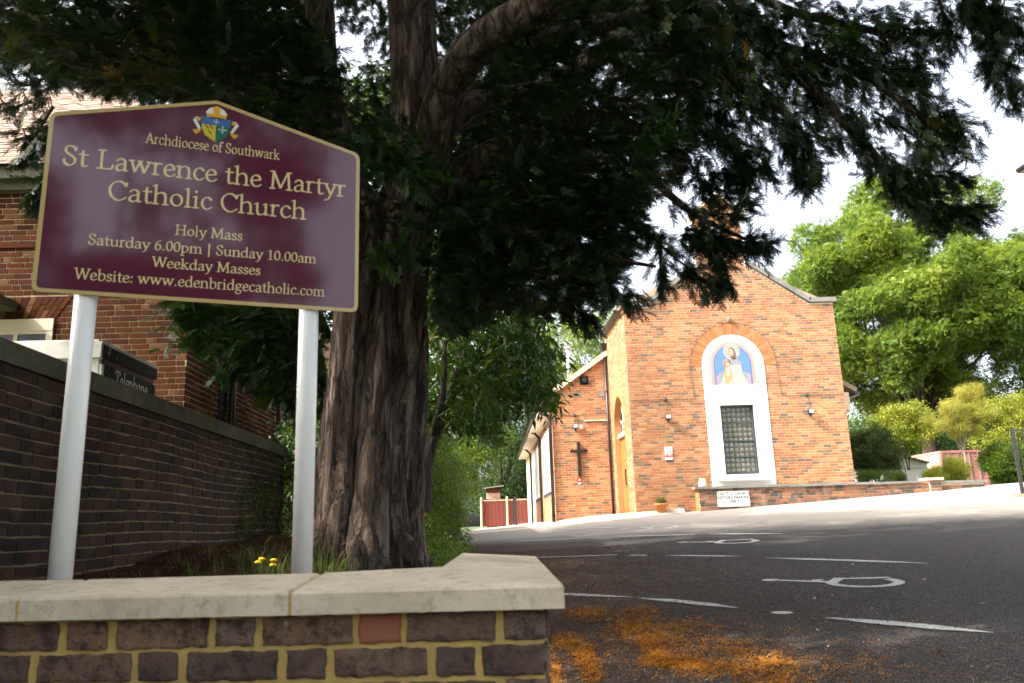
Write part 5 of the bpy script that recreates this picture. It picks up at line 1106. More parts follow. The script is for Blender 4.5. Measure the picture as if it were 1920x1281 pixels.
for i in range(ns):
    a = 2*math.pi*(i+.35)/ns; off = np.array([math.cos(a), math.sin(a), 0]); sp = [.34, .275, .25, .25, .245, .22]
    pts = [c+off*np.array([1, .8, 1])*s*(1+.2*math.sin(i*2.3+j*.7)) for j, (c, s) in enumerate(zip(cen, sp))]
    left = off[0] < -.3
    top = [A_(650, 330), A_(605, 180), A_(594, 40), A_(588, -160)] if left else [A_(768, 330), A_(772, 180), A_(764, 0), A_(760, -250)]
    pts += [t_+off*np.array([1, 1, 0])*(.13 if not left else .10)+(np.array([.08, 0, 0]) if left else 0) for t_ in top]
    tubes.append(bark_tube(pts, [.155, .14, .13, .125, .12, .115, .11, .10, .10, .09], 40, .12, i+1, 7, 22))
tubes.append(bark_tube([c for c in cen]+[A_(735, 400)], [.27, .21, .19, .19, .19, .19, .18], 40, .06, 77, 8))
tubes.append(bark_tube([A_(660, 480), A_(640, 330), A_(600, 180), A_(594, 40), A_(588, -160)], [.16, .17, .16, .14, .12], 36, .07, 78, 8))
tubes.append(bark_tube([A_(740, 420), A_(768, 330), A_(772, 180), A_(764, 0), A_(760, -250)], [.2, .18, .16, .15, .13], 36, .07, 79, 8))
for i in range(5):    # root spurs
    a = 2.9+i*.95; o_ = np.array([math.cos(a), math.sin(a), 0]); c = cen[1]; tubes.append(bark_tube([cen[2]+o_*.16, c+o_*.26, c+o_*.38+np.array([0, 0, -.12]), c+o_*.5+np.array([0, 0, -.26])], [.10, .10, .08, .04], 24, .1, 90+i, 6))
join_tubes('trunk', tubes, MAT['yew_bark'], yew)
limbs = [([A_(790, 420, 5.7), A_(806, 310, 5.6), A_(822, 210, 5.5), A_(862, 125, 5.3), A_(930, 58, 5.1), A_(1030, 0, 4.95), A_(1180, -80, 4.8), A_(1400, -160, 4.7)], [.14, .15, .15, .145, .135, .12, .1, .07]),
         ([A_(800, 400, 5.9), A_(870, 320, 5.9), A_(950, 275, 5.8), A_(1040, 235, 5.7), A_(1150, 225, 5.6), A_(1290, 300, 5.5)], [.12, .11, .1, .08, .06, .03]),
         ([A_(800, 260, 6.2), A_(900, 195, 6.3), A_(1030, 165, 6.4), A_(1180, 60, 6.4), A_(1330, -60, 6.4)], [.13, .12, .10, .08, .06]),
         ([A_(990, 80, 5.2), A_(1081, 56, 5.2), A_(1190, 30, 5.2), A_(1300, -10, 5.2)], [.07, .065, .06, .05]),
         ([A_(1235, 15, 5.2), A_(1262, 62, 5.15), A_(1301, 100, 5.1), A_(1376, 141, 5.0), A_(1442, 180, 5.0), A_(1500, 250, 5.0), A_(1530, 330, 5.0)], [.05, .045, .042, .04, .032, .02, .01]),
         ([A_(1330, -40, 5.6), A_(1400, 30, 5.5), A_(1456, 82, 5.4), A_(1493, 136, 5.3), A_(1536, 176, 5.2), A_(1582, 228, 5.1), A_(1634, 284, 5.0), A_(1676, 330, 5.0), A_(1723, 372, 5.0), A_(1790, 400, 5.0)], [.06, .055, .05, .045, .04, .035, .028, .022, .014, .007]),
         ([A_(1456, 82, 5.4), A_(1540, 110, 5.3), A_(1630, 150, 5.2), A_(1700, 200, 5.1), A_(1760, 245, 5.1)], [.035, .03, .025, .018, .008]),
         ([A_(1360, -40, 5.6), A_(1480, 20, 5.5), A_(1600, 50, 5.4), A_(1680, 70, 5.3), A_(1750, 80, 5.3)], [.04, .035, .028, .02, .01]),
         ([A_(1790, -60, 5), A_(1817, 10, 5), A_(1845, 50, 5), A_(1862, 100, 5), A_(1888, 150, 5), A_(1905, 200, 5)], [.03, .025, .02, .016, .011, .006]),
         ([A_(1790, -30, 5), A_(1850, 20, 5), A_(1915, 60, 5), A_(1990, 120, 5)], [.02, .02, .015, .01]),
         ([A_(560, 200, 6), A_(430, 100, 6), A_(330, 60, 5.8), A_(200, -40, 5.4)], [.1, .07, .055, .04]), ([A_(560, 160, 6.3), A_(420, 190, 6.4), A_(250, 120, 6.2), A_(90, 60, 6)], [.06, .045, .035, .02]),
         ([A_(830, 420, 5.6), A_(900, 420, 5.4), A_(1000, 440, 5.2), A_(1120, 480, 5.1), A_(1230, 500, 5.0)], [.05, .04, .03, .02, .01]), ([A_(1150, 240, 5.5), A_(1220, 330, 5.3), A_(1300, 400, 5.2), A_(1400, 450, 5.1)], [.045, .035, .022, .01])]
for i, (p, rd) in enumerate(limbs): join_tubes('limb', [bark_tube(p, rd, 26 if rd[0] > .09 else 12, .09, 200+i, 6, 14)], MAT['yew_bark'], yew)
def inpoly(px, py, poly):
    c = np.zeros(len(px), bool); n = len(poly)
    for i in range(n):
        (x1, y1), (x2, y2) = poly[i], poly[i-1]; c ^= ((y1 > py) != (y2 > py)) & (px < (x2-x1)*(py-y1)/(y2-y1+1e-9)+x1)
    return c
def vnoise(P, f, seed):
    r = np.random.default_rng(seed); o = np.zeros(len(P))
    for k in range(7): w_ = r.normal(0, 1, 3); w_ /= np.linalg.norm(w_); o += np.sin(P@w_*f*r.uniform(.6, 1.6)*2+r.uniform(0, 6.3))
    return o/2.6
yp, yd, ysz, yfresh = [], [], [], []
def region(poly, Y0, Y1, n, thr=-9., f=1.6, seed=0, s=(.6, .95)):
    poly = np.array(poly, float); lo, hi = poly.min(0), poly.max(0); px = rng.uniform(lo[0], hi[0], n*3); py = rng.uniform(lo[1], hi[1], n*3); k = inpoly(px, py, poly); px, py = px[k][:n], py[k][:n]
    Y = rng.uniform(Y0, Y1, len(px)); P = np.array([atY(a, b, c) for a, b, c in zip(px, py, Y)]); k = vnoise(P, f, seed) > thr; P = P[k]
    c = np.array([-.8, 5.8, 3.]); D = P-c; D[:, 2] *= .2; D /= np.linalg.norm(D, axis=1)[:, None]+.01; D += rng.normal(0, .8, D.shape); D[:, 2] = D[:, 2]*.5-.25
    yp.append(P); yd.append(D); ysz.append(rng.uniform(*s, len(P)))
# left canopy behind the sign, with small gaps of sky
region([(-60, -60), (560, -60), (640, 150), (650, 470), (560, 300), (410, 200), (112, 150), (60, 110), (-60, 95)], 4.6, 8.5, 10500, -.3, 1.7, 1)
region([(540, -60), (1080, -60), (1100, 420), (620, 420)], 6.7, 9.5, 6500, -.5, 1.5, 2)
region([(625, -60), (745, -60), (740, 60), (700, 100), (735, 190), (740, 260), (640, 260)], 6.3, 9, 900, -.1, 2.2, 15)
region([(640, 235), (720, 210), (820, 260), (850, 400), (830, 500), (660, 520), (640, 330)], 4.7, 5.4, 420, -.2, 2.5, 3, (.6, .9))
region([(1000, -60), (1330, -60), (1340, 110), (1270, 330), (1150, 420), (850, 420), (860, 250)], 4.8, 8.0, 6000, -.42, 1.7, 4)
region([(830, 380), (1195, 330), (1195, 430), (1150, 510), (1090, 560), (1020, 590), (940, 560), (880, 600), (835, 620), (815, 560)], 4.8, 7.5, 5600, -.5, 1.8, 5)
region([(320, 560), (610, 560), (610, 660), (560, 760), (500, 745), (430, 690), (360, 650)], 6.2, 8.2, 1300, -.8, 2, 6, (.6, .95))
region([(560, 640), (610, 640), (615, 760), (560, 800)], 6.8, 8.5, 160, -9, 2, 7)
region([(66, 180), (108, 190), (100, 330), (74, 330), (62, 250)], 4.0, 5.0, 22, -9, 2, 8, (.4, .6))
region([(840, -260), (1440, -260), (1380, 110), (1240, 250), (1150, 380), (880, 400)], 9, 14, 4200, -.4, 1.1, 9, (1.0, 1.6))
def fringe(spine, Yd, rad, n, droop=.8, s=(.55, .95)):
    n = int(n*2.8); s = (s[0]*.75, s[1]*.85)
    """sprays hung along a drooping twig"""
    sp = np.array([atY(a, b, Yd) for a, b in spine]); pts = np.array(wob(sp, .0, 30)); T = np.gradient(pts, axis=0); k = rng.integers(0, len(pts), n)
    P = pts[k]+rng.normal(0, rad*.5, (n, 3))*np.array([1, 1, .8]); D = T[k]/np.linalg.norm(T[k], axis=1)[:, None]*.8+rng.normal(0, .65, (n, 3)); D[:, 2] -= droop*.5; yp.append(P); yd.append(D); ysz.append(rng.uniform(*s, n)); return pts
tw = MB(); 
FR = [([(1235, 15), (1301, 100), (1376, 141), (1442, 180)], 5.1, .26, 130), ([(1330, 120), (1400, 190), (1480, 250), (1560, 270)], 5.0, .17, 80), ([(1442, 180), (1500, 250), (1520, 320), (1512, 350)], 5.0, .085, 46), ([(1470, 230), (1490, 290), (1500, 330)], 5.1, .08, 30),
      ([(1400, 30), (1456, 82), (1493, 136), (1536, 176), (1582, 228)], 5.3, .26, 190), ([(1582, 228), (1634, 284), (1676, 330), (1723, 372), (1800, 396), (1828, 402)], 5.0, .11, 120), ([(1676, 318), (1750, 330), (1798, 335)], 5.0, .07, 34), ([(1690, 360), (1740, 400), (1770, 412)], 4.95, .06, 22),
      ([(1500, 100), (1600, 130), (1700, 190), (1760, 245), (1786, 262)], 5.15, .17, 150), ([(1480, 20), (1600, 50), (1690, 60), (1750, 70)], 5.35, .2, 150), ([(1560, 80), (1640, 120), (1700, 130), (1730, 150)], 5.3, .16, 80), ([(1640, 210), (1720, 260), (1735, 300)], 5.1, .08, 34),
      ([(1720, 210), (1775, 215), (1795, 235)], 5.1, .06, 22), ([(1360, 0), (1420, 60), (1380, 120)], 5.4, .25, 90), ([(1817, 10), (1845, 50), (1862, 100), (1888, 150), (1905, 195)], 5.0, .09, 70), ([(1780, -30), (1850, 20), (1915, 60), (1960, 90)], 5.0, .16, 110), ([(1850, 60), (1860, 110), (1852, 140)], 5.0, .07, 26), ([(1760, 0), (1780, 60), (1778, 80)], 5.1, .06, 22),
      ([(1290, 300), (1330, 360), (1385, 372)], 5.4, .13, 50), ([(1290, 430), (1370, 450), (1440, 462)], 5.1, .08, 60), ([(1200, 420), (1250, 470), (1300, 510), (1340, 545)], 5.1, .09, 50), ([(1335, 470), (1350, 510), (1360, 545)], 5.1, .05, 20), ([(1260, 380), (1320, 400), (1380, 400), (1400, 390)], 5.1, .07, 30), ([(1280, 440), (1330, 460), (1400, 475)], 5.15, .07, 34), ([(1240, 440), (1238, 500), (1240, 545)], 5.2, .05, 10),
      ([(1100, 500), (1150, 540), (1190, 570)], 5.2, .09, 34), ([(1050, 540), (1080, 580), (1110, 605)], 5.4, .09, 34), ([(1330, 330), (1380, 320), (1395, 330)], 5.3, .09, 40), ([(1290, 180), (1350, 250), (1420, 300)], 5.2, .2, 110), ([(1150, 570), (1110, 560), (1060, 540)], 5.6, .07, 24),
      ([(110, 230), (70, 280), (45, 300)], 4.4, .05, 12), ([(100, 200), (60, 260), (40, 240)], 4.6, .05, 10), ([(108, 290), (80, 350), (62, 378)], 4.4, .04, 10), ([(110, 130), (50, 160), (10, 125)], 4.6, .10, 22), ([(60, 190), (15, 200), (-20, 150)], 4.8, .05, 5)]
for sp, Y_d, rd, n in FR: tw.tube(fringe(sp, Y_d, rd, n), list(np.linspace(.012, .003, 31)), 5, False)
# the crown above and round the camera, out of frame
n = 7500; d = rng.normal(0, 1, (n, 3)); d /= np.linalg.norm(d, axis=1)[:, None]; P = np.array([-1.0, 5.0, 7.6])+d*(rng.uniform(.15, 1, n)**.5)[:, None]*np.array([6.6, 7.4, 3.9]); v = P-EYE; zc_ = v@FW
sy = 640.5-F_PX*(v@UP)/np.maximum(zc_, .1); sx = 960+F_PX*(v@RT)/np.maximum(zc_, .1); k = ((zc_ < .3) | (sy < -70) | ((sx < -120) & (P[:, 2] > 2.2))) & (P[:, 2] > 3.2) & (vnoise(P, .9, 5) > -.35) ; P = P[k]
cp_, cd_ = P, np.stack([P[:, 0]+1, P[:, 1]-5, rng.normal(-.5, .8, len(P))], 1)+rng.normal(0, 1.2, P.shape)
foliage('crown', np.concatenate(yp), np.concatenate(yd), np.concatenate(ysz), YEW, MAT['yew_leaf'], yew)
foliage('crown', cp_, cd_, 1.7, YEWB, MAT['yew_leaf'], yew)
tw.build('twigs', MAT['twig_bark'], yew, True, 'stuff')
yp.clear() if 0 else None
# fresh green growth low on the left of the trunk
yp.clear(); yd.clear(); ysz.clear()
for sp, Y_d, rd, n in (([(560, 600), (450, 590), (370, 590), (320, 575)], 6.6, .16, 80), ([(520, 640), (430, 640), (350, 640)], 6.5, .13, 60), ([(540, 690), (470, 690), (420, 700)], 6.5, .10, 44), ([(540, 720), (520, 740), (500, 748)], 6.6, .06, 16), ([(660, 260), (720, 290), (790, 300)], 4.9, .15, 36), ([(700, 300), (760, 330), (830, 330)], 4.9, .12, 30), ([(660, 480), (740, 480), (830, 490)], 5.0, .10, 26), ([(1180, 300), (1230, 260), (1260, 250)], 4.8, .16, 40), ([(1480, 130), (1560, 70), (1610, 80)], 5.1, .1, 30)): fringe(sp, Y_d, rd, n, .5)
foliage('fresh_sprays', np.concatenate(yp), np.concatenate(yd), np.concatenate(ysz), YEW, MAT['yew_fresh'], yew)

# ------------------------------------------------ generic trees and shrubs
def tree(name, label, cat, base, c, R3, nc, rcl, nper, protos, mat, scale=1., trunk_r=.3, fork=.5, nb=10, seed=0, group=None, bark_m='grey_bark', shell=.55, up=.25, thin=None):
    t = empty(name, tuple(float(q) for q in base), label, cat, group); P, D, CC = crown(c, R3, nc, rcl, nper, shell, up)
    if thin is not None: k_ = thin(P); P, D = P[k_], D[k_]
    b = np.array(base, float); c = np.array(c, float); fk = b+(c-b)*fork
    tb = [bark_tube([b-np.array([0, 0, .3]), b+(fk-b)*.5+np.array([trunk_r*.3, 0, 0]), fk], [trunk_r*1.25, trunk_r, trunk_r*.75], 16, .07, seed, 5, 10)]
    r = random.Random(seed); ends = r.sample(range(len(CC)), min(nb, len(CC)))
    for i, e in enumerate(ends):
        q = CC[e]; s = b+(fk-b)*r.uniform(.75, 1.0); mid = s+(q-s)*.5+np.array([r.uniform(-.1, .1), r.uniform(-.1, .1), .08])*np.linalg.norm(q-s); k = trunk_r*r.uniform(.28, .5); tb.append(bark_tube([s, mid, q], [k, k*.55, k*.15], 8, .05, seed+i, 3, 8))
    join_tubes('trunk', tb, MAT[bark_m], t); foliage('crown', P, D, scale, protos, MAT[mat], t); return t
ab = atY(1728, 800, 38)
tree('ash_tree', 'tall sunlit ash tree with a broad bright green crown behind the church', 'tree', (float(ab[0]), 38, 1.2), (21.8, 38.5, 11.2), (6.3, 5.5, 6.0), 175, 1.15, 140, ASHY, 'ash_leaf', 1.15, .34, .36, 30, 1, shell=.45, thin=lambda P: ~((abs(P[:, 0]-21.0) < .7) & (P[:, 2] < 7.4) & (P[:, 1] < 39)) & (vnoise(P, .55, 12) > -.75))
tree('dark_tree', 'shaded green tree at the right edge behind the golden sapling', 'tree', (30, 41, 1.2), (30.5, 41, 7.2), (5.0, 4, 4.6), 60, 1.4, 50, LEAFY, 'wood_leaf', 2.2, .4, .4, 12, 2)
def px3(x, y, Y): return [float(q) for q in atY(x, y, Y)]
c = px3(1085, 690, 54); tree('pale_tree', 'pale feathery tree rising behind the annex flue pipe', 'tree', (c[0], 54, .9), c, (4.2, 3.2, 4.4), 40, 1.2, 36, ASHY, 'pale_leaf', 1.6, .22, .5, 16, 3)
c = px3(935, 830, 50); tree('maple_tree', 'dense dark green tree standing behind the red fence', 'tree', (c[0], 50, .8), c, (3.6, 3.0, 4.3), 70, 1.1, 46, LEAFY, 'wood_leaf', 2.0, .25, .4, 8, 4, up=.1)
c = px3(1010, 760, 58); tree('maple_tree', 'taller green tree farther off, left of the annex roof', 'tree', (c[0], 58, .8), c, (4.0, 3.0, 6.0), 60, 1.4, 40, LEAFY, 'wood_leaf', 2.4, .25, .4, 8, 5)
c = px3(850, 800, 34); tree('maple_tree', 'green tree directly right of the yew trunk, behind the clipped hedge', 'tree', (c[0], 34, .7), (c[0]-.4, 34, 4.6), (2.4, 2.4, 3.0), 50, .9, 40, LEAFY, 'hedge_leaf', 1.6, .16, .4, 8, 6)
# laurel with long glossy leaves just behind the yew
lb = atY(795, 900, 9.5); lt = empty('laurel_tree', (float(lb[0]), 9.5, .5), 'glossy laurel tree with long hanging leaves beside the yew trunk', 'tree')
stems = [[(792, 960, 9.5), (800, 860, 9.5), (825, 790, 9.5), (850, 720, 9.6), (880, 640, 9.8)], [(825, 790, 9.5), (845, 745, 9.4), (900, 700, 9.6), (980, 690, 10)], [(850, 720, 9.6), (940, 640, 10), (1030, 620, 10.5)], [(810, 820, 9.5), (830, 740, 9), (835, 640, 9)]]
join_tubes('trunk', [bark_tube([atY(*q) for q in s], rr_, 10, .08, 300+i, 4, 10) for i, (s, rr_) in enumerate(zip(stems, ([.09, .08, .07, .05, .03], [.05, .04, .03, .012], [.04, .03, .015], [.05, .04, .02])))], MAT['grey_bark'], lt)
def pxfill(poly, Y0, Y1, n, down=.4):
    poly = np.array(poly, float); lo, hi = poly.min(0), poly.max(0); px = rng.uniform(lo[0], hi[0], n*4); py = rng.uniform(lo[1], hi[1], n*4); k = inpoly(px, py, poly); px, py = px[k][:n], py[k][:n]
    P = np.array([atY(a, b, c) for a, b, c in zip(px, py, rng.uniform(Y0, Y1, len(px)))]); D = rng.normal(0, 1, P.shape); D[:, 2] -= down; return P, D
P1, D1 = pxfill([(800, 560), (990, 560), (1030, 640), (1035, 760), (1000, 740), (960, 760), (935, 830), (880, 810), (850, 800), (800, 800)], 9, 12.5, 900); P2, D2 = pxfill([(960, 600), (1040, 660), (1040, 720), (1035, 785), (1010, 770), (960, 700)], 10, 12, 120)
foliage('crown', np.concatenate([P1, P2]), np.concatenate([D1, D2]), rng.uniform(.8, 1.3, len(P1)+len(P2)), LONGY, MAT['laurel_leaf'], lt)
bt = tree('boundary_tree', 'broad green tree behind the yew, over the left edge of the car park', 'tree', (-2.3, 16.2, .5), (-2.0, 15.5, 7.0), (2.6, 4.0, 2.5), 60, .9, 60, LEAFY, 'wood_leaf', 1.5, .2, .4, 10, 61)
# hedge along the left of the car park
hd = empty('hedge', (-1.0, 14, .4), 'sunlit yellow-green hedge between the yew trunk and the red fence', 'hedge')
hp_, hd_ = [], []
for i in range(150):
    Y_ = random.uniform(9.5, 21); x = np.interp(Y_, [9, 21], [-1.35, -1.15])+random.uniform(-.6, .45); z = random.uniform(.5, 2.7-.02*(Y_-9)); 
    if x > -1.25 and z > 2.35: continue
    P, D = clump((x, Y_, z), .34, 26, .3, .9); hp_.append(P); hd_.append(D)
foliage('foliage', np.concatenate(hp_), np.concatenate(hd_), .85, SMALLY, MAT['hedge_leaf'], hd)
for y in np.arange(10, 21, 1.2): join_tubes('stem', [bark_tube([(-1.3, y, .3), (-1.25+random.uniform(-.1, .1), y+.1, 1.2), (-1.3, y, 2.2)], [.04, .03, .015], 6, .05, int(y*10), 3, 6)], MAT['twig_bark'], hd)
# dark shrubs between wall end, trunk and house
ds_ = empty('dark_shrub', tuple(float(q) for q in (atY(560, 990, 11))), 'dark leafy shrub in the gap between the boundary wall end and the yew trunk', 'shrub'); P, D = pxfill([(528, 800), (600, 740), (612, 1010), (500, 1010), (530, 900)], 9.8, 12.5, 420); foliage('foliage', P, D, .9, LEAFY, MAT['wood_leaf'], ds_)
iv = []; ivd = []
for y in np.arange(8.2, 10.0, .12):
    for k in range(9): iv.append((BXW+random.uniform(.01, .07), y+random.uniform(-.1, .1), random.uniform(.55, 1.55-.55*abs(math.sin(y*4))))); ivd.append((.3, random.uniform(-.5, .5), -1))
iv_ = empty('ivy', (BXW, 9.2, .6), 'dark ivy hanging on the far end of the boundary wall', 'climbing plant'); foliage('foliage', iv, ivd, .5, SMALLY, MAT['dark_bush'], iv_)
iv = []; ivd = []
for i in range(1100):
    y = random.choice([random.gauss(10.75, .22), random.gauss(12.0, .28), random.gauss(12.7, .3), random.gauss(13.7, .25)]); iv.append((HX+random.uniform(.01, .05), y, random.uniform(1.5, 3.9))); ivd.append((.3, random.uniform(-.6, .6), -1))
iv_ = empty('dead_creeper', (HX, 12.2, .6), 'brown dead creeper clinging to the side wall of the brick house', 'climbing plant'); foliage('foliage', iv, ivd, .42, SMALLY, MAT['ivy_dead'], iv_)

# ------------------------------------------------ ground growth and litter
def blades(seed, n=9, L=.22):
    r = np.random.default_rng(seed); V = []; F = []
    for i in range(n):
        a = r.uniform(0, 6.3); l = L*r.uniform(.5, 1.15); o = r.normal(0, .02, 3)*[1, 1, 0]; d = np.array([math.cos(a), math.sin(a), 0]); s = np.array([-d[1], d[0], 0])*.0028; b = len(V); k = r.uniform(.15, .6)
        p1 = o+np.array([0, 0, l*.5])+d*l*k*.25; p2 = o+np.array([0, 0, l*.85])+d*l*k; V += [o-s, o+s, p1+s*.8, p1-s*.8, p2]; F += [[b, b+1, b+2], [b, b+2, b+3], [b+3, b+2, b+4]]
    return np.array(V), np.array(F)
GRS = [blades(s) for s in range(4)]
def scatter(fx, n, zf, lift=0.0):
    P = []
    while len(P) < n:
        x, y = fx()
        if x is not None: P.append((x, y, float(zf(x, y))+lift))
    return np.array(P)
def up_pts(P, t=.25): return np.stack([rng.normal(0, 1, len(P)), rng.normal(0, 1, len(P)), rng.normal(0, t, len(P))], 1)
P = scatter(lambda: (lambda y: (float(bed_edge(y))-abs(random.gauss(0, .28))+.05, y))(random.uniform(3.3, 12)), 1300, B, -.02); Q = scatter(lambda: (random.gauss(-.75, .4), random.uniform(4.3, 5.6)), 130, B, -.02); P = np.concatenate([P, Q])
o = foliage('grass', P, up_pts(P, .1), rng.uniform(.5, 1.35, len(P)), GRS, MAT['grass'], None); tag(o, 'long green grass growing round the foot of the yew and along the bed edge', 'grass')
P = scatter(lambda: (random.uniform(-2.2, .0), random.uniform(2.7, 6.5)), 320, B, -.02); o = foliage('dry_grass', P, up_pts(P, .1), rng.uniform(.3, .9, len(P)), GRS, MAT['dry_grass'], None); tag(o, 'dry straw coloured grass and stalks on the mulch bed', 'grass')
P = scatter(lambda: (lambda y: (float(bed_edge(y))-random.uniform(-.05, .7), y))(random.uniform(6.5, 13)), 330, B, .1); P[:, 2] += rng.uniform(0, .35, len(P)); o = foliage('undergrowth', P, up_pts(P, .5), .7, SMALLY, MAT['hedge_leaf'], None); tag(o, 'bright weeds and low leafy growth spilling from the bed beside the trunk', 'plants')
def flake(seed, n=1, L=.02, W=.006):
    r = np.random.default_rng(seed); V = []; F = []; o = 0
    for i in range(n):
        c = r.normal(0, .02, 3)*(n > 1); c[2] = abs(c[2])*.2; v, f = leaf_tris(c, r.normal(0, 1, 3)*[1, 1, .25], np.array([0, 0, 1.])+r.normal(0, .3, 3), L*r.uniform(.6, 1.3), W, .5); V.append(v); F.append(f+o); o += 4
    return np.concatenate(V), np.concatenate(F)
FLK = [flake(s, 8, .012, .0045) for s in range(4)]; FLK1 = [flake(s, 9, .013, .007) for s in range(4)]; DRY = [flake(s+9, 1, .06, .022) for s in range(4)]
P = scatter(lambda: (random.uniform(-2.4, -.1), random.uniform(2.5, 8.5)), 9000, B, .004); o = foliage('mulch', P, up_pts(P, .3), rng.uniform(.7, 1.8, len(P)), FLK, MAT['debris'], None); tag(o, 'brown fallen yew needles and bark bits covering the raised bed', 'mulch')
def lit():
    y = random.uniform(3.8, 13.5)**1.0; x = float(bed_edge(y))+abs(random.gauss(0, 1.5)); return (x, y) if x < 8 and not (y < 3.4) else (None, None)
P = scatter(lit, 22000, G, .003); o = foliage('needle_litter', P, up_pts(P, .15), rng.uniform(.5, 1.5, len(P)), FLK, MAT['debris'], None); tag(o, 'brown yew needle litter strewn over the dark asphalt', 'leaf litter')
# heaps of orange catkins by the foreground wall
from math import hypot
def blob(cx, cy, rx, ry, n, h=.01): return [(cx+random.gauss(0, rx), cy+random.gauss(0, ry)) for _ in range(n)]
def onG(x, y):
    d = ray(x, y); lo, hi = 1., 80.
    for _ in range(40):
        m = (lo+hi)/2; P = EYE+d*m
        if P[2] > float(G(P[0], P[1])): lo = m
        else: hi = m
    return (EYE+d*lo)
cat_ = []
for (x, y, rx, ry, n) in ((1262, 1243, 26, 4, 800), (1236, 1238, 12, 6, 400), (1310, 1250, 34, 3, 260), (1188, 1172, 22, 11, 500), (1215, 1190, 38, 9, 420), (1225, 1212, 16, 10, 320), (1100, 1152, 22, 7, 320), (1062, 1205, 16, 8, 330), (1095, 1228, 10, 12, 330), (1108, 1262, 9, 14, 240), (1370, 1222, 50, 4, 130), (1440, 1245, 30, 10, 260), (1290, 1175, 40, 7, 150), (1450, 1275, 36, 8, 200), (1340, 1205, 50, 5, 110), (1300, 1220, 150, 24, 330), (1500, 1250, 120, 18, 180), (1038, 1262, 8, 14, 200), (1200, 1148, 30, 5, 150), (1350, 1262, 60, 6, 160)):
    for _ in range(n):
        p = onG(random.gauss(x, rx), min(1330, random.gauss(y, ry))); cat_.append((p[0], p[1], p[2]+.003+abs(random.gauss(0, .006))))
cat_ = [p for p in cat_ if p[0] > .17 or p[1] > 3.6]
o = foliage('catkin_litter', cat_, up_pts(cat_, .4), rng.uniform(.5, 1.2, len(cat_)), FLK1, MAT['catkin'], None); tag(o, 'heaps of orange shed catkins on the asphalt beside the foreground wall', 'leaf litter')
GRT = [flake(s+50, 4, .010, .007) for s in range(4)]
P = scatter(lambda: (random.uniform(.15, 6.5), 3.7+7*random.random()**1.4), 9000, G, .003); P = P[(P[:, 0] > .3) | (P[:, 1] > 3.8)]; o = foliage('grit', P, up_pts(P, .15), rng.uniform(.5, 1.4, len(P)), GRT, MAT['grit'], None); tag(o, 'pale grit and leaf crumbs sprinkled over the near asphalt', 'grit')
P = scatter(lambda: (random.uniform(.2, 4.5), random.uniform(3.9, 9)), 45, G, .006); o = foliage('fallen_leaves', P, up_pts(P, .2), rng.uniform(.5, 1.1, len(P)), DRY, MAT['coping_cream'], None); tag(o, 'scattered pale dry leaves lying on the dark asphalt', 'leaves')
for i, (x, y) in enumerate(((484, 1056), (491, 1050), (513, 1052), (512, 1061))):
    p = atY(x, y, 4.1+.05*i); z0_ = float(B(p[0], p[1])); mb = MB(); mb.lathe((p[0], p[1], p[2]), [(.004, -.006), (.016, 0), (.019, .006), (.01, .012)], 10); f = empty('dandelion', (float(p[0]), float(p[1]), z0_), 'yellow dandelion on the mulch by the right sign post, ' + ('leftmost of four', 'second from left, set higher', 'third from left', 'rightmost and lowest of four')[i], 'flower', 'dandelions on the mulch'); mb.build('flower_head', MAT['flower'], f, True); MB().tube([(p[0], p[1], z0_-.02), (p[0]+.004, p[1], (z0_+p[2])/2), tuple(p)], .002, 5).build('stem', MAT['grass'], f)
for i, (x, y, l) in enumerate(((660, 1000, .10), (640, 985, .12), (690, 1030, .05))):
    p = atY(x, y, 4.9); z0_ = float(B(p[0], p[1])); a = .6+i; o = MB().tube([(p[0], p[1], z0_+.01), (p[0]+l*.5*math.cos(a), p[1]+l*.2, z0_+.05+l*.3), (p[0]+l*math.cos(a), p[1], z0_+.05+l*.55)], [.009, .008, .005], 6).build('dead_stick', MAT['old_board']); tag(o, ('pale dry stick leaning in the grass before the trunk', 'longer dry stick among the needles before the trunk', 'short pale stick lying by the yew foot')[i], 'stick')

# ------------------------------------------------ far side: fence, shed, railing
fe = empty('fence', (.8, 45, .6), 'red-brown close-boarded wooden fence across the end of the path', 'fence')
bmz = {}
for i in range(27):
    x = -.42+i*.105
    if i in (12,): pass
    h = 1.42+random.uniform(-.01, .01); key = i % 4
    if key not in bmz: bmz[key] = MB().box(-.049, .049, -.02, .0, 0, h).mesh('board', MAT['fence_red'])
    inst('board', bmz[key], fe, (x, 45+(.015 if i % 2 else 0), .62))
for x in (-.50, .93): MB().lathe((x, 44.9, .5), [(.06, 0), (.06, 1.62), (.03, 1.68)], 8).build('post', MAT['fence_post'], fe)
MB().box(-.45, 2.4, 44.97, 44.978, 1.95, 2.02).build('rail', MAT['old_board'], fe)
gs = px3(935, 912, 45.9); sd = empty('shed', (gs[0], 46.4, .6), 'small weathered shed with a slanting pale roof behind the red fence', 'shed')
sx0, sx1 = px3(912, 930, 45.9)[0], px3(938, 930, 45.9)[0]; sz0, sz1 = px3(925, 935, 45.9)[2], px3(925, 916, 45.9)[2]
MB().box(sx0, sx1, 45.9, 47.4, .5, sz0-.02).build('body', MAT['fence_red'], sd)
for i in range(7):
    z = sz0-.02+i*(sz1-sz0+.02)/7; MB().hexa([(sx0, 45.86-.02, z), (sx1, 45.84, z), (sx1, 47.4, z), (sx0, 47.4, z), (sx0, 45.88, z+(sz1-sz0)/7-.004), (sx1, 45.88, z+(sz1-sz0)/7-.004), (sx1, 47.4, z+(sz1-sz0)/7-.004), (sx0, 47.4, z+(sz1-sz0)/7-.004)]).build('plank', MAT['fence_red' if i > 3 else 'old_board'], sd)
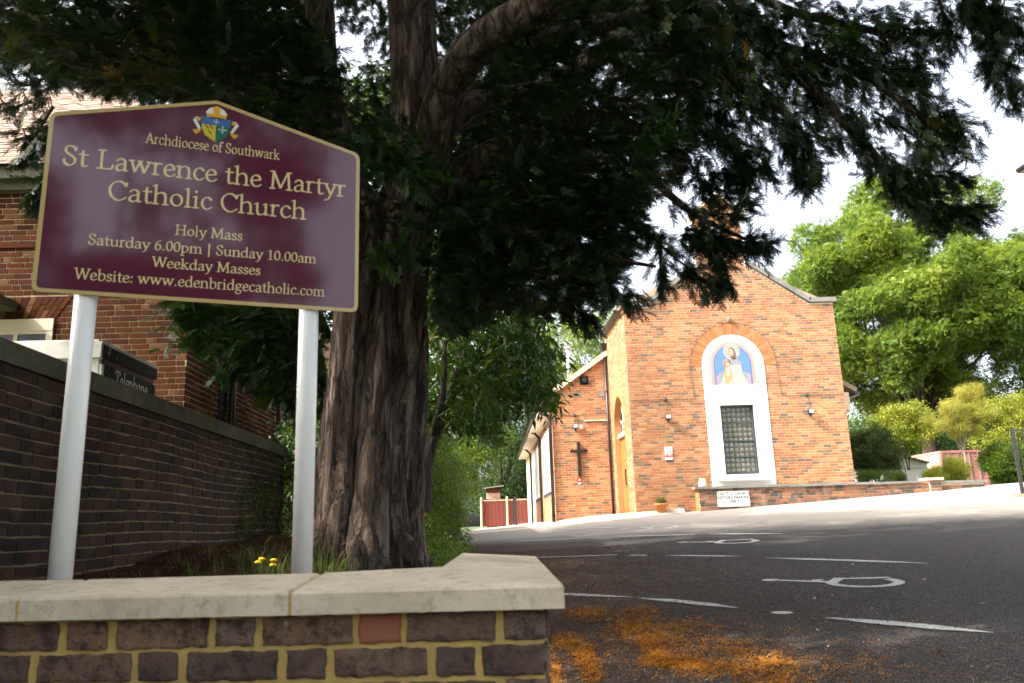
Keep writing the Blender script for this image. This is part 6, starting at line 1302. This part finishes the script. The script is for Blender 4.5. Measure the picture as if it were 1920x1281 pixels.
MB().hexa([(sx0-.2, 45.6, sz1-.02), (sx1+.2, 45.6, sz1+.10), (sx1+.2, 47.5, sz1+.10), (sx0-.2, 47.5, sz1-.02), (sx0-.2, 45.6, sz1+.03), (sx1+.2, 45.6, sz1+.15), (sx1+.2, 47.5, sz1+.15), (sx0-.2, 47.5, sz1+.03)]).build('roof', MAT['coping_grey'], sd)
rl = empty('railing', (1.0, 31, .6), 'short dark steel railing beside the path to the fence', 'railing')
for i in range(22): MB().box(.93, .955, 30.0+i*.16, 30.03+i*.16, .62, 1.60).build('bar', MAT['grey_iron'], rl)
MB().box(.925, .965, 29.95, 33.5, 1.60, 1.64).build('top_rail', MAT['grey_iron'], rl); MB().box(.915, .97, 29.92, 29.98, .55, 1.66).build('post', MAT['grey_iron'], rl)

# ------------------------------------------------ right side beyond the low wall
def bush(name, label, c, R3, nc, rcl, nper, protos, mat, sc_=1., cat='shrub', up=.4):
    b = empty(name, (c[0], c[1], float(G(c[0], c[1]))), label, cat); P, D, CC = crown(c, R3, nc, rcl, nper, .45, up); foliage('foliage', P, D, sc_, protos, MAT[mat], b)
    z = float(G(c[0], c[1])); [join_tubes('stem', [bark_tube([(c[0]+.1*i-.2, c[1], z-.1), (c[0]+.15*i-.3, c[1]+.1, (z+c[2])/2), tuple(CC[i])], [.03, .025, .01], 6, .05, i, 3, 6)], MAT['twig_bark'], b) for i in range(4)]; return b
bush('round_bush', 'clipped dark round bush at the right corner of the church', px3(1637, 846, 25), (.70, .6, .82), 60, .20, 60, SMALLY, 'dark_bush', .8)
bush('forsythia', 'bright yellow-green bush behind the round clipped bush', px3(1692, 800, 30), (1.2, .9, .9), 44, .36, 34, LEAFY, 'yellow_leaf', 1.0)
bush('low_hedge', 'low bright green hedge planted behind the low church wall', px3(1650, 897, 23.4), (1.0, .3, .18), 34, .16, 46, SMALLY, 'grass', .45, 'hedge')
bush('flower_bush', 'leafy green plants growing before the pink container', px3(1795, 881, 24.5), (.68, .4, .30), 34, .2, 36, SMALLY, 'yellow_leaf', .65)
bush('flower_bush', 'yellow-green young plants beside the grey headstone', px3(1752, 892, 24), (.32, .3, .15), 24, .14, 34, SMALLY, 'yellow_leaf', .5)
bush('edge_bush', 'lush sunlit shrubs at the end of the low wall by the gate', px3(1890, 872, 26), (.75, .8, .7), 60, .28, 44, LEAFY, 'hedge_leaf', .7)
bush('tall_bush', 'loose green bushes rising behind the gate at the right edge', px3(1905, 800, 32), (1.7, 1, 1.5), 50, .45, 34, LEAFY, 'yellow_leaf', 1.)
bush('back_bush', 'dark hollow bushes beneath the ash tree trunk', px3(1775, 800, 52), (4.0, 1, 2.0), 60, .55, 34, LEAFY, 'wood_leaf', 1.4)
c = px3(1800, 782, 26); g0 = px3(1812, 895, 26)
tree('golden_sapling', 'slim tree with golden-green leaves and pale trunk before the container', 'tree', (g0[0], 26, 1.2), (c[0], 26, c[2]+.02), (1.15, .7, .66), 54, .17, 22, SMALLY, 'gold_leaf', .75, .03, .62, 18, 12, bark_m='fence_post', shell=.25, up=.6)
c = px3(1812, 740, 26); P, D, CC = crown((c[0], 26, c[2]), (.6, .4, .6), 20, .15, 16, .2, .6); foliage('crown', P, D, .75, SMALLY, MAT['gold_leaf'], bpy.data.objects['golden_sapling'])
hsx = px3(1709, 892, 23); ms_ = MB(); X_, Z_ = hsx[0], float(G(hsx[0], 23)); ms_.prism([(X_-.13, 23, Z_), (X_+.13, 23, Z_), (X_+.13, 23, hsx[2]+.02)]+[(X_+.13*math.cos(t), 23, hsx[2]+.02+.14*math.sin(t)) for t in np.linspace(.3, 2.84, 8)]+[(X_-.13, 23, hsx[2]+.02)], (0, .12, 0)); o = ms_.build('headstone', MAT['coping_grey']); tag(o, 'small rough grey stone standing behind the low wall', 'stone')
# white garage with a low gable
ga = px3(1700, 880, 31); gr = empty('garage', (ga[0], 32, 1.2), 'low white garage with shallow gable roof behind the bushes', 'garage')
q0, q1, qa = px3(1640, 872, 31), px3(1738, 868, 31), px3(1680, 853, 31)
MB().prism([(q0[0], 31, .8), (q1[0], 31, .8), (q1[0], 31, q1[2]-.04), (qa[0], 31, qa[2]-.04), (q0[0], 31, q0[2]-.04)], (0, 5, 0)).build('wall', MAT['render_white'], gr)
for a, b in ((q0, qa), (qa, q1)): MB().hexa([(a[0], 30.8, a[2]-.03), (b[0], 30.8, b[2]-.03), (b[0], 36.2, b[2]-.03), (a[0], 36.2, a[2]-.03), (a[0], 30.8, a[2]+.03), (b[0], 30.8, b[2]+.03), (b[0], 36.2, b[2]+.03), (a[0], 36.2, a[2]+.03)]).build('roof', MAT['coping_grey'], gr)
MB().box(q0[0], q1[0]-.1, 30.97, 30.995, q1[2]-.22, q1[2]-.17).build('fascia', MAT['paint_cream'], gr)
# shipping container
k0, k1 = px3(1762, 846, 36), px3(1845, 842, 36); cz1 = k0[2]; cz0 = cz1-2.5; kx0, kx1 = k0[0], k1[0]
ct = empty('shipping_container', ((kx0+kx1)/2, 40, cz0), 'faded pink shipping container with red doors and pale lock bars', 'container')
mb = MB(); pr_ = []; y = 36.05
while y < 47.8: pr_ += [(kx0, y), (kx0, y+.09), (kx0+.05, y+.13), (kx0+.05, y+.22)]; y += .28
pr_.append((kx0, y)); V = [(x, yy, z) for z in (cz0+.1, cz1-.09) for x, yy in pr_]; n = len(pr_); mb.poly(V, [(i+1, i, n+i, n+i+1) for i in range(n-1)]); mb.box(kx0-.01, kx0+.06, 36, y, cz1-.09, cz1).box(kx0-.01, kx0+.06, 36, y, cz0, cz0+.1).box(kx0+.07, kx1, 36.1, y, cz0, cz1-.01); mb.build('body', MAT['container_pink'], ct)
fr_ = MB().box(kx0-.015, kx0+.1, 35.95, 36.1, cz0, cz1+.01).box(kx1-.1, kx1+.015, 35.95, 36.1, cz0, cz1+.01).box(kx0+.1, kx1-.1, 35.95, 36.1, cz1-.10, cz1+.01).build('door_frame', MAT['container_red'], ct)
for a, b in ((kx0+.11, (kx0+kx1)/2-.01), ((kx0+kx1)/2+.01, kx1-.11)):
    d_o = MB().box(a, b, 35.985, 36.05, cz0+.1, cz1-.11).build('door', MAT['container_red'], ct)
    for f in (.28, .72): x = a+(b-a)*f; MB().box(x-.016, x+.016, 35.94, 35.98, cz0+.1, cz1-.12).build('lock_bar', MAT['coping_grey'], d_o)
# iron gate at the right edge
gt = empty('iron_gate', (12.1, 18, .95), 'dark iron railing gate standing at the right edge of the drive', 'gate')
gx, gz0, gz1 = px3(1896, 800, 18)[0], float(G(12.05, 18)), px3(1896, 802, 18)[2]
MB().box(gx-.03, gx+.03, 17.97, 18.03, gz0, gz1).build('post', MAT['grey_iron'], gt)
for z in (gz1-.06, gz0+.13): MB().box(gx+.03, gx+1.8, 17.985, 18.015, z-.02, z+.02).build('rail', MAT['grey_iron'], gt)
for i in range(1, 15): MB().box(gx+i*.12-.008, gx+i*.12+.008, 17.99, 18.01, gz0+.15, gz1-.08).build('bar', MAT['grey_iron'], gt)
ks = px3(1905, 931, 17.6); o = MB().box(ks[0]-.18, ks[0]+1.6, 17.45, 17.75, float(G(12, 17.6))-.05, float(G(12, 17.6))+.05).build('kerb_stone', MAT['concrete']); tag(o, 'pale stone kerb block at the foot of the iron gate', 'kerb')
# house whose eaves corner shows at the right edge
e = px3(1908, 320, 20); nh = empty('white_house', (e[0]+3.6, 16, .8), 'white rendered house whose gutter corner just shows at the upper right edge', 'house')
MB().box(e[0]+1.0, e[0]+7, 12, 19.8, .5, e[2]-.15).build('wall', MAT['render_white'], nh)
MB().hexa([(e[0]+.02, 11.8, e[2]-.04), (e[0]+7.4, 11.8, e[2]-.04), (e[0]+7.4, 20.1, e[2]-.04), (e[0]+.02, 20.1, e[2]-.04), (e[0]+3.5, 14, e[2]+2.6), (e[0]+5, 14, e[2]+2.6), (e[0]+5, 18, e[2]+2.6), (e[0]+3.5, 18, e[2]+2.6)]).build('roof', MAT['tile_brown'], nh)
MB().tube([(e[0], 20.0, e[2]), (e[0], 11.8, e[2])], .06, 8).build('gutter', MAT['black_iron'], nh)
# woodland masses beyond, and a street tree behind the camera
PP, DD = [], []
for i in range(150):
    t = random.random(); x = random.choice([random.uniform(30, 75), random.uniform(-60, -12)]); y = random.uniform(52, 68); P, D = clump((x, y, random.uniform(1.5, 7.5)), 2.6, 60, .3); PP.append(P); DD.append(D)
for i in range(46):
    P, D = clump((random.uniform(14.5, 34), random.uniform(54, 60), random.uniform(1.5, 6.2)), 2.0, 60, .3); PP.append(P); DD.append(D)
o = foliage('woodland', np.concatenate(PP), np.concatenate(DD), 4.2, LEAFY, MAT['wood_leaf'], None); tag(o, 'distant green woodland edging the gardens', 'woodland')
tree('street_tree', 'leafy street tree standing across the road from the church sign', 'tree', (3.2, -17, -.5), (3.8, -17, 10.5), (5.6, 2.6, 5.0), 30, 1.35, 80, LEAFY, 'wood_leaf', 2.6, .22, .4, 8, 33)
tree('street_tree', 'second leafy street tree farther right across the road', 'tree', (9.4, -22, -.5), (9.8, -22, 7.5), (3.0, 2.6, 4.6), 26, 1.0, 36, LEAFY, 'wood_leaf', 2.2, .22, .4, 8, 34)
tree('added_shade_tree', 'unseen leafy tree added behind the camera to shade the foreground', 'tree', (-7.5, -4.5, -.5), (-7.0, -3.6, 7.6), (5.6, 5.4, 3.4), 70, 1.3, 46, LEAFY, 'wood_leaf', 2.8, .35, .4, 10, 35)  # added out of view so its crown shades the house, walls and foreground
